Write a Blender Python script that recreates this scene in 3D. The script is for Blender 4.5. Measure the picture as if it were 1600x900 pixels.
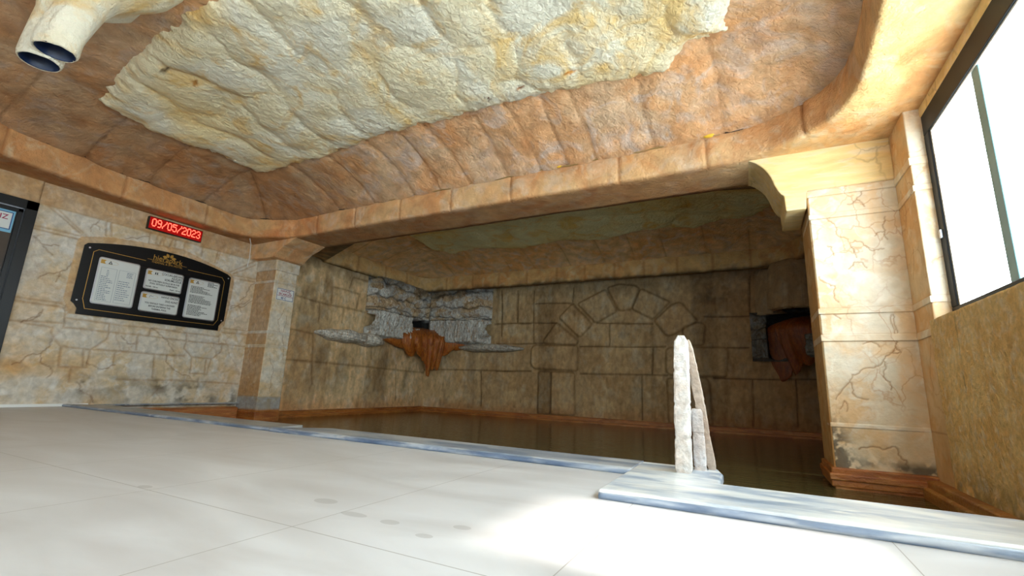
import bpy, math, random
import numpy as np
from mathutils import Vector, Matrix
scene = bpy.context.scene
for o in list(bpy.data.objects): bpy.data.objects.remove(o)
COL = scene.collection
# ------------------------------------------------------------------ camera
H = 0.42
yaw, pit, roll = math.radians(27.5346), math.radians(11.977), math.radians(2.1336)
fwd = Vector((-math.sin(yaw)*math.cos(pit), math.cos(yaw)*math.cos(pit), math.sin(pit)))
rt = Vector((math.cos(yaw), math.sin(yaw), 0)); up = rt.cross(fwd)
r2 = rt*math.cos(roll) + up*math.sin(roll); u2 = up*math.cos(roll) - rt*math.sin(roll)
cam = bpy.data.objects.new('camera', bpy.data.cameras.new('camera')); COL.objects.link(cam)
Mx = Matrix((r2, u2, -fwd)).transposed().to_4x4(); Mx.translation = (0, 0, H)
cam.matrix_world = Mx
cam.data.sensor_width = 36; cam.data.lens = 719.04/1600*36; cam.data.clip_start = .02
scene.camera = cam
# ------------------------------------------------------------------ light and exposure
scene.view_settings.view_transform = 'Standard'; scene.view_settings.look = 'None'
scene.view_settings.gamma = 1; scene.view_settings.use_curve_mapping = False
scene.view_settings.exposure = 0.0
W = bpy.data.worlds.new('sky'); scene.world = W; W.use_nodes = True
bgn = W.node_tree.nodes['Background']; bgn.inputs[0].default_value = (.80, .90, 1, 1); bgn.inputs[1].default_value = 2.2
sun = bpy.data.lights.new('sun', 'SUN'); sun.energy = 9; sun.angle = math.radians(4); sun.color = (1, .97, .92)
so = bpy.data.objects.new('sun', sun); COL.objects.link(so)
so.rotation_euler = Vector((-1, -.02, -1.17)).to_track_quat('-Z', 'Y').to_euler()
WIN_SIDE = 15.0      # glow of the frosted daylight panes on the right
FILL_FRONT = 1.6      # glow of the unseen fill panes added behind the camera

# ------------------------------------------------------------------ coordinates traced on the wall planes
XL, XR, YB, YP = -7.08, 1.11, 9.1, 4.566
WL_J = [[(1.905,1.985),(2.323,1.994)],[(1.897,1.955),(2.315,1.951)],[(1.971,2.25),(2.336,2.008)],[(2.023,2.27),(2.365,2.017)],[(2.526,2.253),(2.553,2.076)],[(2.576,2.253),(2.602,2.081)],[(3.008,2.243),(3.016,2.11)],[(3.103,2.25),(3.094,2.133),(3.145,2.121),(3.168,2.236)],[(3.192,2.25),(3.186,2.133),(3.256,2.108),(3.284,2.241)],[(3.32,2.247),(3.333,2.134),(3.438,2.129),(3.444,2.257)],[(3.688,2.273),(3.692,2.115)],[(3.914,2.251),(3.896,2.071)],[(3.946,2.247),(3.926,2.066)],[(4.143,1.981),(4.496,2.239)],[(4.197,1.963),(4.519,2.183)],[(4.175,1.937),(4.542,1.955)],[(4.183,1.893),(4.549,1.909)],[(1.897,1.168),(2.283,1.165),(2.332,1.135),(2.357,0.96)],[(1.891,1.131),(2.276,1.126),(2.321,1.114)],[(1.889,0.912),(2.339,0.939)],[(3.457,2.146),(3.462,2.053)],[(1.899,0.917),(2.257,0.88)],[(2.353,1.004),(2.779,0.994)],[(2.356,0.892),(2.778,0.886)],[(2.353,1.004),(2.356,0.892)],[(2.779,0.994),(3.221,0.99),(3.688,0.98),(4.149,0.976)],[(2.788,0.888),(3.238,0.89),(3.669,0.87),(4.209,0.872)],[(2.779,0.994),(2.788,0.888)],[(3.232,0.991),(3.238,0.89)],[(3.688,0.98),(3.694,0.872)],[(4.144,1.004),(4.151,0.876)],[(2.265,0.881),(2.271,0.805),(2.379,0.672),(2.396,0.443),(2.65,0.445),(2.648,0.662),(2.786,0.792),(2.795,0.9)],[(2.377,0.683),(2.648,0.662)],[(2.582,0.668),(2.612,0.455)],[(3.704,0.887),(3.688,0.764),(3.809,0.652),(3.822,0.424),(4.06,0.419),(4.078,0.643),(4.212,0.766),(4.208,0.881)],[(3.809,0.652),(4.078,0.643)],[(4.012,0.624),(4.018,0.431)],[(4.165,1.05),(4.559,1.051)],[(4.184,1.111),(4.565,1.113)],[(4.179,0.878),(4.573,0.871)],[(2.666,0.664),(3.706,0.658)],[(2.902,0.636),(2.908,0.494)],[(3.338,0.644),(3.368,0.343)],[(2.979,0.319),(3.615,0.325),(4.544,0.291)],[(2.509,0.438),(2.521,0.273)],[(3.105,0.9),(3.122,0.702)],[(3.95,0.361),(3.959,0.226)]]
WL_S = [(2.294,1.223),(2.288,1.923),(2.324,1.99),(2.613,2.064),(2.958,2.104),(3.446,2.143),(3.795,2.045),(4.147,1.956),(4.224,1.872),(4.212,1.49),(4.182,1.152),(4.125,1.06),(3.527,1.073),(2.794,1.057),(2.36,1.058),(2.333,1.145)]
WL_C = [[(1.92,1.868),(2.013,1.801),(2.148,1.822)],[(2.013,1.801),(2.051,1.746),(2.115,1.697)],[(2.28,1.654),(2.204,1.519),(2.046,1.407)],[(2.204,1.519),(2.197,1.403)],[(2.149,1.068),(2.067,0.937),(1.997,0.901)],[(2.448,2.251),(2.402,2.07)],[(2.414,2.177),(2.481,2.116)],[(4.552,1.891),(4.45,1.686),(4.364,1.567)],[(4.594,1.635),(4.381,1.468),(4.236,1.419)],[(2.744,2.094),(2.998,2.194)],[(1.688,2.415),(1.681,2.318)],[(2.195,2.447),(2.017,2.307)],[(2.281,0.751),(2.222,0.583),(2.099,0.532),(2.01,0.444)],[(2.222,0.583),(2.23,0.498),(2.322,0.439),(2.346,0.355),(2.313,0.311)],[(2.924,0.855),(3.012,0.766),(3.097,0.762)],[(3.243,0.993),(3.451,0.861),(3.56,0.713)],[(3.487,0.655),(3.532,0.528),(3.617,0.455),(3.831,0.37)],[(2.591,0.275),(2.705,0.143),(2.799,0.03)],[(2.148,1.073),(2.065,0.962),(1.998,0.91)],[(2.64,0.501),(2.763,0.439),(2.928,0.495)],[(4.515,1.615),(4.346,1.493),(4.232,1.443)],[(4.346,1.493),(4.441,1.386)]]
AL_J = [[(5.245,0.72),(9.067,0.653)],[(5.355,1.838),(6.152,1.802),(7.006,1.806)],[(6.123,2.154),(6.796,2.152)],[(6.123,2.154),(6.13,1.798)],[(6.822,2.157),(6.763,1.827)],[(5.859,1.806),(5.888,1.468)],[(6.439,1.793),(6.432,1.507)],[(7.287,1.176),(7.315,0.858)],[(5.799,1.208),(5.913,0.318)],[(8.1,0.783),(8.174,0.029)],[(6.596,2.451),(6.527,2.218)],[(6.596,2.451),(7.251,2.473)],[(5.274,1.248),(5.84,1.213)]]
WB_P = [[(-3.948,1.375),(-3.636,1.781),(-3.133,1.366),(-3.179,1.288),(-3.897,1.32)],[(-3.589,1.871),(-3.28,2.17),(-2.838,1.713),(-3.12,1.432)],[(-3.185,2.152),(-2.566,2.435),(-2.328,1.958),(-2.77,1.72)],[(-2.543,2.456),(-2.3,2.52),(-1.957,2.47),(-1.875,2.391),(-2.051,1.969),(-2.306,1.966)],[(-1.854,2.403),(-1.297,2.103),(-1.636,1.763),(-2.042,1.99)],[(-1.278,2.061),(-1.122,2.094),(-0.835,1.738),(-0.856,1.699),(-1.26,1.467),(-1.396,1.437),(-1.624,1.742)],[(-1.103,1.605),(-0.837,1.698),(-0.7,1.654),(-0.747,1.264),(-1.116,1.266)],[(-4.22,1.216),(-4.146,1.294),(-3.179,1.279),(-3.142,1.226),(-3.152,0.758),(-4.132,0.785),(-4.22,0.874)],[(-1.424,1.188),(-1.345,1.235),(-0.395,1.231),(-0.336,1.166),(-0.396,0.698),(-1.362,0.713),(-1.436,0.79)],[(-4.031,0.742),(-3.738,0.747),(-3.744,-0.14),(-4.031,-0.157)],[(-3.738,0.747),(-3.221,0.735),(-3.2,-0.128),(-3.73,-0.139)],[(-1.421,0.665),(-0.721,0.69),(-0.673,0.579),(-0.664,-0.154),(-1.41,-0.17)]]
WB_J = [[(-5.093,1.785),(-3.636,1.758)],[(-5.071,1.329),(-3.947,1.329)],[(-5.007,2.539),(-4.959,1.505)],[(-4.589,2.513),(-4.577,1.785)],[(-4.181,2.488),(-4.163,1.331)],[(-3.259,2.502),(-3.28,2.189)],[(-4.136,2.198),(-3.256,2.169)],[(-5.041,0.723),(-4.206,0.739)],[(-3.11,1.256),(-1.422,1.248)],[(-2.748,1.732),(-1.646,1.689)],[(-3.106,0.708),(-1.4,0.712)],[(-2.491,1.704),(-2.495,1.253)],[(-1.649,1.249),(-1.679,0.726)],[(-1.87,0.702),(-1.88,-0.125)],[(-0.615,0.681),(1.029,0.699)],[(0.001,0.672),(-0.04,-0.11)],[(-0.723,1.794),(0.031,1.775)],[(0.031,1.775),(0.077,2.503)],[(-0.36,1.223),(-0.021,1.222)],[(0.642,0.689),(0.613,-0.064)],[(-4.988,2.459),(-4.96,1.513)],[(-4.568,2.435),(-4.559,1.775)],[(-5.145,1.778),(-4.236,1.766)],[(-4.453,1.318),(-4.222,1.317)],[(-7.146,0.723),(-4.204,0.735)],[(-5.451,0.698),(-5.407,-0.043)]]
PR_C = [[(0.632,1.912),(0.686,1.805),(0.687,1.736),(0.77,1.649),(0.794,1.579),(0.803,1.522)],[(0.77,1.649),(0.838,1.651),(0.857,1.62)],[(0.743,1.433),(0.785,1.486),(0.829,1.482),(0.86,1.432)],[(0.539,1.383),(0.588,1.322),(0.64,1.299),(0.626,1.235),(0.65,1.168)],[(0.883,2.113),(0.887,2.073),(0.85,2.009),(0.787,1.979)],[(0.85,2.009),(0.896,1.943)],[(1.017,1.838),(1.006,1.726),(1.012,1.65)],[(1.006,1.726),(0.937,1.687)],[(0.616,1.637),(0.646,1.624),(0.655,1.555)],[(0.857,1.62),(0.91,1.567),(0.983,1.578)],[(0.984,1.055),(0.983,0.985),(0.996,0.916)],[(0.611,1.069),(0.653,1.031)],[(0.974,1.055),(0.994,0.87),(0.973,0.819),(0.888,0.708),(0.876,0.587)],[(0.973,0.819),(0.999,0.769),(0.95,0.759)],[(0.888,0.708),(0.739,0.625),(0.664,0.541),(0.673,0.461),(0.768,0.415)],[(0.664,0.541),(0.565,0.405)],[(0.813,0.06),(0.894,0.086),(0.903,0.031),(0.954,-0.055)],[(0.625,0.318),(0.616,0.398),(0.585,0.336)],[(0.776,0.831),(0.829,0.851),(0.874,0.81)],[(0.675,0.048),(0.813,0.06)],[(0.876,0.587),(0.912,0.549),(0.913,0.49)]]
# ------------------------------------------------------------------ node materials
def S2L(c): return tuple(((x/255)/12.92 if x/255 <= .04045 else ((x/255+.055)/1.055)**2.4) for x in c)
def newmat(name):
    m = bpy.data.materials.new(name); m.use_nodes = True
    nt = m.node_tree; b = nt.nodes['Principled BSDF']; return m, nt, b
def plain(name, rgb, rough=.5, metal=0, bump=0, bscale=40, emit=None, es=0, spec=.5):
    m, nt, b = newmat(name)
    b.inputs['Base Color'].default_value = (*S2L(rgb), 1); b.inputs['Roughness'].default_value = rough
    b.inputs['Metallic'].default_value = metal; b.inputs['Specular IOR Level'].default_value = spec
    if bump:
        n = nt.nodes.new('ShaderNodeTexNoise'); n.inputs['Scale'].default_value = bscale; n.inputs['Detail'].default_value = 5
        bp = nt.nodes.new('ShaderNodeBump'); bp.inputs['Strength'].default_value = bump; bp.inputs['Distance'].default_value = .01
        tc = nt.nodes.new('ShaderNodeTexCoord'); nt.links.new(tc.outputs['Object'], n.inputs['Vector'])
        nt.links.new(n.outputs[0], bp.inputs['Height']); nt.links.new(bp.outputs[0], b.inputs['Normal'])
    if emit:
        b.inputs['Emission Color'].default_value = (*S2L(emit), 1); b.inputs['Emission Strength'].default_value = es
    return m
def rock(name, A, B, Cc, s1=1.2, s2=5, rough=.75, bump=.5, bscale=18, vein=None, vscale=2.5, vfac=.6, streak=(1, 1, 1), fine=.25, spec=.3, bdist=.02, dist=.8):
    """mottled stone: A with patches of B and C, veins, grain; multiplied by the mesh's own 'tint' colour"""
    m, nt, b = newmat(name); N = nt.nodes.new; L = nt.links.new
    tc = N('ShaderNodeTexCoord'); mp = N('ShaderNodeMapping'); mp.inputs['Scale'].default_value = streak
    L(tc.outputs['Object'], mp.inputs['Vector'])
    def noise(s, d=6, dist=0., src=None, rgh=.55):
        n = N('ShaderNodeTexNoise'); n.inputs['Scale'].default_value = s; n.inputs['Detail'].default_value = d
        n.inputs['Distortion'].default_value = dist; n.inputs['Roughness'].default_value = rgh
        L((src or mp).outputs[0] if (src or mp) is mp else tc.outputs['Object'], n.inputs['Vector']); return n
    def ramp(n, a, c, out=0):
        r = N('ShaderNodeMapRange'); r.inputs['From Min'].default_value = a; r.inputs['From Max'].default_value = c
        L(n.outputs[out], r.inputs['Value']); return r
    def mix(f, a, c, mode='MIX'):
        x = N('ShaderNodeMix'); x.data_type = 'RGBA'; x.blend_type = mode
        if hasattr(f, 'outputs'): L(f.outputs[0], x.inputs[0])
        else: x.inputs[0].default_value = f
        for v, i in ((a, 6), (c, 7)):
            if isinstance(v, tuple): x.inputs[i].default_value = (*v, 1)
            else: L(v, x.inputs[i])
        return x.outputs[2]
    n1 = noise(s1, 6, dist); n2 = noise(s2, 7, .5); n3 = noise(bscale, 8, .3, tc, .62); n4 = noise(s1*2.3, 5, dist*1.5)
    c = mix(ramp(n1, .42, .6), S2L(A), S2L(B)); c = mix(ramp(n4, .5, .68), c, S2L(Cc))
    g = N('ShaderNodeMapRange'); g.inputs['From Min'].default_value = .25; g.inputs['From Max'].default_value = .75
    g.inputs['To Min'].default_value = 1-fine; g.inputs['To Max'].default_value = 1+fine*.6; L(n2.outputs[0], g.inputs['Value'])
    cc = N('ShaderNodeCombineXYZ')
    for i in range(3): L(g.outputs[0], cc.inputs[i])
    c = mix(1., c, cc.outputs[0], 'MULTIPLY')
    if vein:
        # warped cell borders = thin cracks
        nz = noise(3.5, 4, 0, tc); mm = N('ShaderNodeMix'); mm.data_type = 'RGBA'; mm.inputs[0].default_value = .22
        L(tc.outputs['Object'], mm.inputs[6]); L(nz.outputs[1], mm.inputs[7])
        v = N('ShaderNodeTexVoronoi'); v.feature = 'DISTANCE_TO_EDGE'; v.inputs['Scale'].default_value = vscale
        L(mm.outputs[2], v.inputs['Vector'])
        vr = N('ShaderNodeMapRange'); vr.inputs['From Min'].default_value = .004; vr.inputs['From Max'].default_value = .03
        vr.inputs['To Min'].default_value = vfac; vr.inputs['To Max'].default_value = 0; L(v.outputs['Distance'], vr.inputs['Value'])
        k = ramp(noise(1.7, 3, 0, tc), .45, .6); mu = N('ShaderNodeMath'); mu.operation = 'MULTIPLY'; L(vr.outputs[0], mu.inputs[0]); L(k.outputs[0], mu.inputs[1])
        c = mix(mu, c, S2L(vein))
    at = N('ShaderNodeAttribute'); at.attribute_name = 'tint'
    c = mix(1., c, at.outputs['Color'], 'MULTIPLY')
    L(c, b.inputs['Base Color'])
    b.inputs['Roughness'].default_value = rough; b.inputs['Specular IOR Level'].default_value = spec
    bp = N('ShaderNodeBump'); bp.inputs['Strength'].default_value = bump; bp.inputs['Distance'].default_value = bdist
    L(n3.outputs[0], bp.inputs['Height']); L(bp.outputs[0], b.inputs['Normal'])
    return m

M = {}
M['travertine'] = rock('cracked_travertine', (208, 198, 182), (206, 184, 150), (218, 212, 202), 3.0, 14, bump=.6, bscale=30, vein=(150, 100, 58), vscale=2.2, vfac=.22, dist=.4, fine=.3)
M['pillar'] = rock('orange_cream_travertine', (220, 205, 180), (222, 188, 146), (230, 218, 198), 2.6, 9, bump=.3, bscale=22, vein=(176, 116, 62), vscale=5.5, vfac=.45, fine=.14)
M['alcove'] = rock('alcove_limestone', (206, 182, 142), (196, 168, 126), (204, 190, 162), 1.6, 9, bump=.6, bscale=26, streak=(1.3, 1.3, 1), fine=.32, dist=.15)
M['cove'] = rock('painted_cove_stone', (238, 200, 160), (234, 178, 126), (230, 202, 180), 1.5, 6, bump=1., bscale=24, fine=.34, bdist=.03, vein=(130, 84, 50), vscale=1.6, vfac=.1)
M['beam'] = rock('painted_beam_stone', (226, 184, 134), (216, 158, 106), (222, 190, 156), 1.6, 6, bump=.9, bscale=26, fine=.28, bdist=.025)
M['yellow'] = rock('yellow_plaster', (236, 208, 148), (232, 196, 132), (232, 206, 164), 2.2, 6, bump=.3, bscale=20, streak=(.5, 2, 3), fine=.16, vein=(120, 84, 50), vscale=3.2, vfac=.3)
M['foam'] = rock('cream_spray_foam', (255, 246, 222), (255, 238, 198), (250, 212, 144), 1.1, 4, bump=1., bscale=20, fine=.14, bdist=.05, rough=.6)
M['ochre'] = rock('rough_ochre_plaster', (244, 208, 142), (236, 190, 118), (246, 222, 178), 6, 30, bump=1., bscale=46, fine=.3, dist=.2)
M['rockgrey'] = rock('grey_travertine_rock', (214, 210, 202), (232, 230, 222), (182, 152, 118), 3.0, 20, bump=.9, bscale=20, fine=.5, streak=(2, 2, 1), bdist=.03)
M['orange'] = rock('iron_orange_crust', (178, 108, 46), (152, 82, 30), (190, 130, 68), 3, 9, bump=.6, bscale=40, streak=(.6, .6, 4), fine=.35, rough=.35, spec=.6)
M['curtain'] = rock('orange_mineral_curtain', (190, 106, 34), (160, 78, 22), (200, 128, 54), 4, 14, bump=.7, bscale=40, streak=(3, 3, .6), fine=.35, rough=.3, spec=.6)
M['marble'] = rock('grey_white_marble', (222, 224, 224), (150, 164, 182), (236, 234, 228), 2.6, 8, bump=.15, bscale=30, streak=(.5, 1.8, 1), fine=.2, rough=.28, spec=.5)
M['post'] = rock('pale_rough_concrete', (232, 224, 216), (222, 208, 196), (240, 236, 232), 6, 30, bump=1, bscale=55, fine=.3, bdist=.012)
M['soffit'] = rock('pink_brown_soffit', (176, 132, 98), (156, 112, 80), (168, 136, 110), 2, 7, bump=.4, bscale=20, streak=(.4, 1.4, 1), fine=.28)
M['tiles'] = None
M['black'] = plain('black_acrylic', (9, 10, 13), .35, spec=.3)
M['frame'] = plain('dark_window_metal', (20, 22, 26), .5, spec=.25)
M['white'] = plain('white_plastic', (225, 225, 222), .35)
M['paper'] = plain('notice_paper', (206, 208, 204), .5)
M['gold'] = plain('gold_print', (190, 148, 70), .4, .5)
M['ink'] = plain('black_print', (30, 30, 36), .6)
M['greyink'] = plain('faded_blue_print', (112, 124, 140), .6)
M['steel'] = plain('steel_screw', (190, 190, 195), .3, .9)
M['redink'] = plain('magenta_print', (150, 30, 70), .5)
M['navy'] = plain('navy_print', (40, 60, 120), .5)
M['sky_blue'] = plain('blue_sticker', (110, 170, 200), .4)
M['led'] = plain('red_led', (255, 60, 40), .4, emit=(255, 84, 66), es=4)
M['ledcase'] = plain('red_tinted_case', (60, 4, 6), .25, emit=(255, 10, 10), es=.3)  # emission paints the digits' red bloom onto the screen
M['duct'] = plain('dark_blue_duct', (16, 34, 66), .35)
M['cable'] = plain('tan_cable', (150, 120, 70), .6)
M['darkcable'] = plain('dark_cable', (58, 40, 26), .6)
M['yellowfoam'] = plain('yellow_foam_bead', (226, 178, 40), .6, bump=.5)
M['doorglass'] = plain('dark_door_glass', (66, 60, 56), .12)
M['teal'] = plain('teal_grey_stile', (112, 150, 156), .4)
M['blackhole'] = plain('wet_black_recess', (12, 12, 12), .5)

def floor_mat():
    m, nt, b = newmat('pale_porcelain_tiles'); N = nt.nodes.new; L = nt.links.new
    tc = N('ShaderNodeTexCoord'); sp = N('ShaderNodeSeparateXYZ'); L(tc.outputs['Object'], sp.inputs[0])
    def M_(op, a, c=None, d=None):
        x = N('ShaderNodeMath'); x.operation = op
        for i, v in enumerate((a, c, d)):
            if v is None: continue
            if isinstance(v, (int, float)): x.inputs[i].default_value = v
            else: L(v, x.inputs[i])
        return x.outputs[0]
    def joint(out, off, size, w):
        t = M_('FRACT', M_('DIVIDE', M_('SUBTRACT', out, off), size)); e = M_('MULTIPLY', M_('MINIMUM', t, M_('SUBTRACT', 1., t)), size)
        return M_('LESS_THAN', e, w)
    j = M_('MAXIMUM', joint(sp.outputs[0], -1.207, .776, .0016), joint(sp.outputs[1], 1.0, 1.552, .0018))
    no = N('ShaderNodeTexNoise'); no.inputs['Scale'].default_value = 1.3; no.inputs['Detail'].default_value = 8; no.inputs['Distortion'].default_value = 1.5
    mp = N('ShaderNodeMapping'); mp.inputs['Scale'].default_value = (.7, 2.2, 1); L(tc.outputs['Object'], mp.inputs[0]); L(mp.outputs[0], no.inputs[0])
    cr = N('ShaderNodeValToRGB'); L(no.outputs[0], cr.inputs[0])
    cr.color_ramp.elements[0].position = .3; cr.color_ramp.elements[0].color = (*S2L((186, 182, 180)), 1)
    cr.color_ramp.elements[1].position = .7; cr.color_ramp.elements[1].color = (*S2L((208, 207, 208)), 1)
    wet = None                               # drying foot prints
    for (x, y, rx, ry) in ((-1.36, 1.255, .05, .03), (-1.16, 1.19, .055, .022), (-1.01, 1.19, .035, .022), (-.80, 1.27, .03, .02), (-2.05, 1.02, .035, .02), (-.845, 1.145, .03, .018)):
        d = M_('ADD', M_('POWER', M_('DIVIDE', M_('SUBTRACT', sp.outputs[0], x), rx), 2.), M_('POWER', M_('DIVIDE', M_('SUBTRACT', sp.outputs[1], y), ry), 2.))
        k = M_('LESS_THAN', M_('ADD', d, M_('MULTIPLY', no.outputs[0], .5)), 1.2); wet = k if wet is None else M_('MAXIMUM', wet, k)
    mx = N('ShaderNodeMix'); mx.data_type = 'RGBA'; L(M_('MULTIPLY', wet, .30), mx.inputs[0]); L(cr.outputs[0], mx.inputs[6]); mx.inputs[7].default_value = (*S2L((120, 112, 104)), 1)
    m2 = N('ShaderNodeMix'); m2.data_type = 'RGBA'; L(M_('MULTIPLY', j, .75), m2.inputs[0]); L(mx.outputs[2], m2.inputs[6]); m2.inputs[7].default_value = (*S2L((128, 118, 108)), 1)
    L(m2.outputs[2], b.inputs['Base Color']); b.inputs['Roughness'].default_value = .34
    rr = N('ShaderNodeMapRange'); rr.inputs['To Min'].default_value = .24; rr.inputs['To Max'].default_value = .46; L(no.outputs[0], rr.inputs[0]); L(rr.outputs[0], b.inputs['Roughness'])
    bp = N('ShaderNodeBump'); bp.invert = True; bp.inputs['Strength'].default_value = .3; bp.inputs['Distance'].default_value = .002; L(j, bp.inputs['Height']); L(bp.outputs[0], b.inputs['Normal'])
    return m
M['tiles'] = floor_mat()
def water_mat():
    m, nt, b = newmat('murky_thermal_water'); N = nt.nodes.new; L = nt.links.new
    b.inputs['Base Color'].default_value = (*S2L((72, 66, 38)), 1); b.inputs['Roughness'].default_value = .06; b.inputs['IOR'].default_value = 1.33
    tc = N('ShaderNodeTexCoord'); mp = N('ShaderNodeMapping'); mp.inputs['Scale'].default_value = (1, 3.2, 1); mp.inputs['Rotation'].default_value = (0, 0, .12)
    L(tc.outputs['Object'], mp.inputs[0]); n = N('ShaderNodeTexNoise'); n.inputs['Scale'].default_value = 7; n.inputs['Detail'].default_value = 3; L(mp.outputs[0], n.inputs[0])
    bp = N('ShaderNodeBump'); bp.inputs['Strength'].default_value = .45; bp.inputs['Distance'].default_value = .012; L(n.outputs[0], bp.inputs['Height']); L(bp.outputs[0], b.inputs['Normal'])
    return m
M['water'] = water_mat()
def pane_mat(name, es, c0=(236, 246, 255)):
    m, nt, b = newmat(name); N = nt.nodes.new; L = nt.links.new
    tc = N('ShaderNodeTexCoord'); n = N('ShaderNodeTexNoise'); n.inputs['Scale'].default_value = .9; n.inputs['Detail'].default_value = 1; L(tc.outputs['Object'], n.inputs[0])
    cr = N('ShaderNodeValToRGB'); L(n.outputs[0], cr.inputs[0])
    cr.color_ramp.elements[0].position = .35; cr.color_ramp.elements[0].color = (*S2L((206, 232, 240)), 1)
    cr.color_ramp.elements[1].position = .6; cr.color_ramp.elements[1].color = (*S2L(c0), 1)
    b.inputs['Base Color'].default_value = (.6, .7, .75, 1); b.inputs['Roughness'].default_value = .25
    L(cr.outputs[0], b.inputs['Emission Color']); b.inputs['Emission Strength'].default_value = es
    return m
M['pane'] = pane_mat('frosted_daylight_pane', WIN_SIDE)
M['fill_pane'] = pane_mat('added_fill_pane', FILL_FRONT)

# ------------------------------------------------------------------ numeric helpers
_rng = np.random.RandomState(7); _lat = _rng.rand(256, 256)
def vnoise(x, y):
    xi = np.floor(x).astype(int); yi = np.floor(y).astype(int); fx = x-xi; fy = y-yi
    fx = fx*fx*(3-2*fx); fy = fy*fy*(3-2*fy); a = lambda i, j: _lat[(xi+i) % 256, (yi+j) % 256]
    return (a(0, 0)*(1-fx)+a(1, 0)*fx)*(1-fy)+(a(0, 1)*(1-fx)+a(1, 1)*fx)*fy
def fbm(x, y, o=5, off=0.):
    x = np.asarray(x, float)+off*17.3; y = np.asarray(y, float)+off*9.7; s = 0; a = .5; t = 0
    for k in range(o): s = s+a*vnoise(x*2**k+k*13, y*2**k+k*7); t += a; a *= .5
    return s/t
def sstep(a, b, x):
    t = np.clip((x-a)/(b-a), 0, 1); return t*t*(3-2*t)
def jag(pl, amp=.012, n=3, seed=0):
    r = random.Random(seed); pl = [tuple(p) for p in pl]
    for k in range(n):
        o = [pl[0]]
        for a, b in zip(pl, pl[1:]):
            l = math.hypot(b[0]-a[0], b[1]-a[1]); d = r.uniform(-1, 1)*min(amp, l*.22)
            nx, ny = -(b[1]-a[1])/(l+1e-9), (b[0]-a[0])/(l+1e-9)
            o += [((a[0]+b[0])/2+nx*d, (a[1]+b[1])/2+ny*d), b]
        pl = o; amp *= .6
    return pl
def dist_lines(u, v, polys, R=.12, closed=False):
    """u,v 1-D axes -> distance grid to the nearest polyline (inf beyond R)"""
    D = np.full((len(u), len(v)), 9.)
    for pl in polys:
        pts = list(pl)+([pl[0]] if closed else [])
        for a, b in zip(pts, pts[1:]):
            i0 = np.searchsorted(u, min(a[0], b[0])-R); i1 = np.searchsorted(u, max(a[0], b[0])+R)
            j0 = np.searchsorted(v, min(a[1], b[1])-R); j1 = np.searchsorted(v, max(a[1], b[1])+R)
            if i1 <= i0 or j1 <= j0: continue
            U, V = np.meshgrid(u[i0:i1], v[j0:j1], indexing='ij'); dx, dy = b[0]-a[0], b[1]-a[1]; l2 = dx*dx+dy*dy+1e-12
            t = np.clip(((U-a[0])*dx+(V-a[1])*dy)/l2, 0, 1)
            D[i0:i1, j0:j1] = np.minimum(D[i0:i1, j0:j1], np.hypot(U-a[0]-t*dx, V-a[1]-t*dy))
    return D
def sdpoly(U, V, poly):
    """signed distance, positive inside"""
    P = np.array(poly); d = np.full(U.shape, 1e9); ins = np.zeros(U.shape, bool); n = len(P)
    for i in range(n):
        a = P[i]; b = P[(i+1) % n]; e = b-a; w0 = U-a[0]; w1 = V-a[1]
        t = np.clip((w0*e[0]+w1*e[1])/(e@e+1e-12), 0, 1); d = np.minimum(d, np.hypot(w0-e[0]*t, w1-e[1]*t))
        if a[1] != b[1]:
            c = ((a[1] > V) != (b[1] > V)) & (U < (b[0]-a[0])*(V-a[1])/(b[1]-a[1])+a[0]); ins ^= c
    return np.where(ins, d, -d)
def lerpc(t, a, b): return np.asarray(a)*(1-t[..., None])+np.asarray(b)*t[..., None]
def tag(o, label=None, cat=None, group=None, kind=None):
    if label: o['label'] = label
    if cat: o['category'] = cat
    if group: o['group'] = group
    if kind: o['kind'] = kind
    return o
def empty(name, loc, label, cat, group=None, kind=None):
    o = bpy.data.objects.new(name, None); COL.objects.link(o); o.location = loc; o.empty_display_size = .1
    return tag(o, label, cat, group, kind)
def link(name, me, mat, parent=None, kind=None, smooth=True):
    o = bpy.data.objects.new(name, me); COL.objects.link(o)
    if mat: me.materials.append(mat)
    if parent:
        o.parent = parent; o.matrix_parent_inverse = Matrix.Translation(-Vector(parent.location))
    if kind: o['kind'] = kind
    if smooth: me.polygons.foreach_set('use_smooth', np.ones(len(me.polygons), bool))
    return o
def set_tint(me, tint):
    at = me.color_attributes.new('tint', 'FLOAT_COLOR', 'POINT'); n = len(me.vertices)
    T = np.ones((n, 4)); 
    if tint is not None: T[:len(tint), :3] = tint
    at.data.foreach_set('color', T.ravel())
def raw(name, verts, faces, mat, parent=None, kind=None, tint=None, smooth=True):
    if tint is not None and len(np.shape(tint)) == 1: tint = np.ones((len(verts), 3))*np.array(tint)
    me = bpy.data.meshes.new(name); me.from_pydata([tuple(v) for v in verts], [], faces)
    me.update(); set_tint(me, tint); return link(name, me, mat, parent, kind, smooth)
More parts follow.
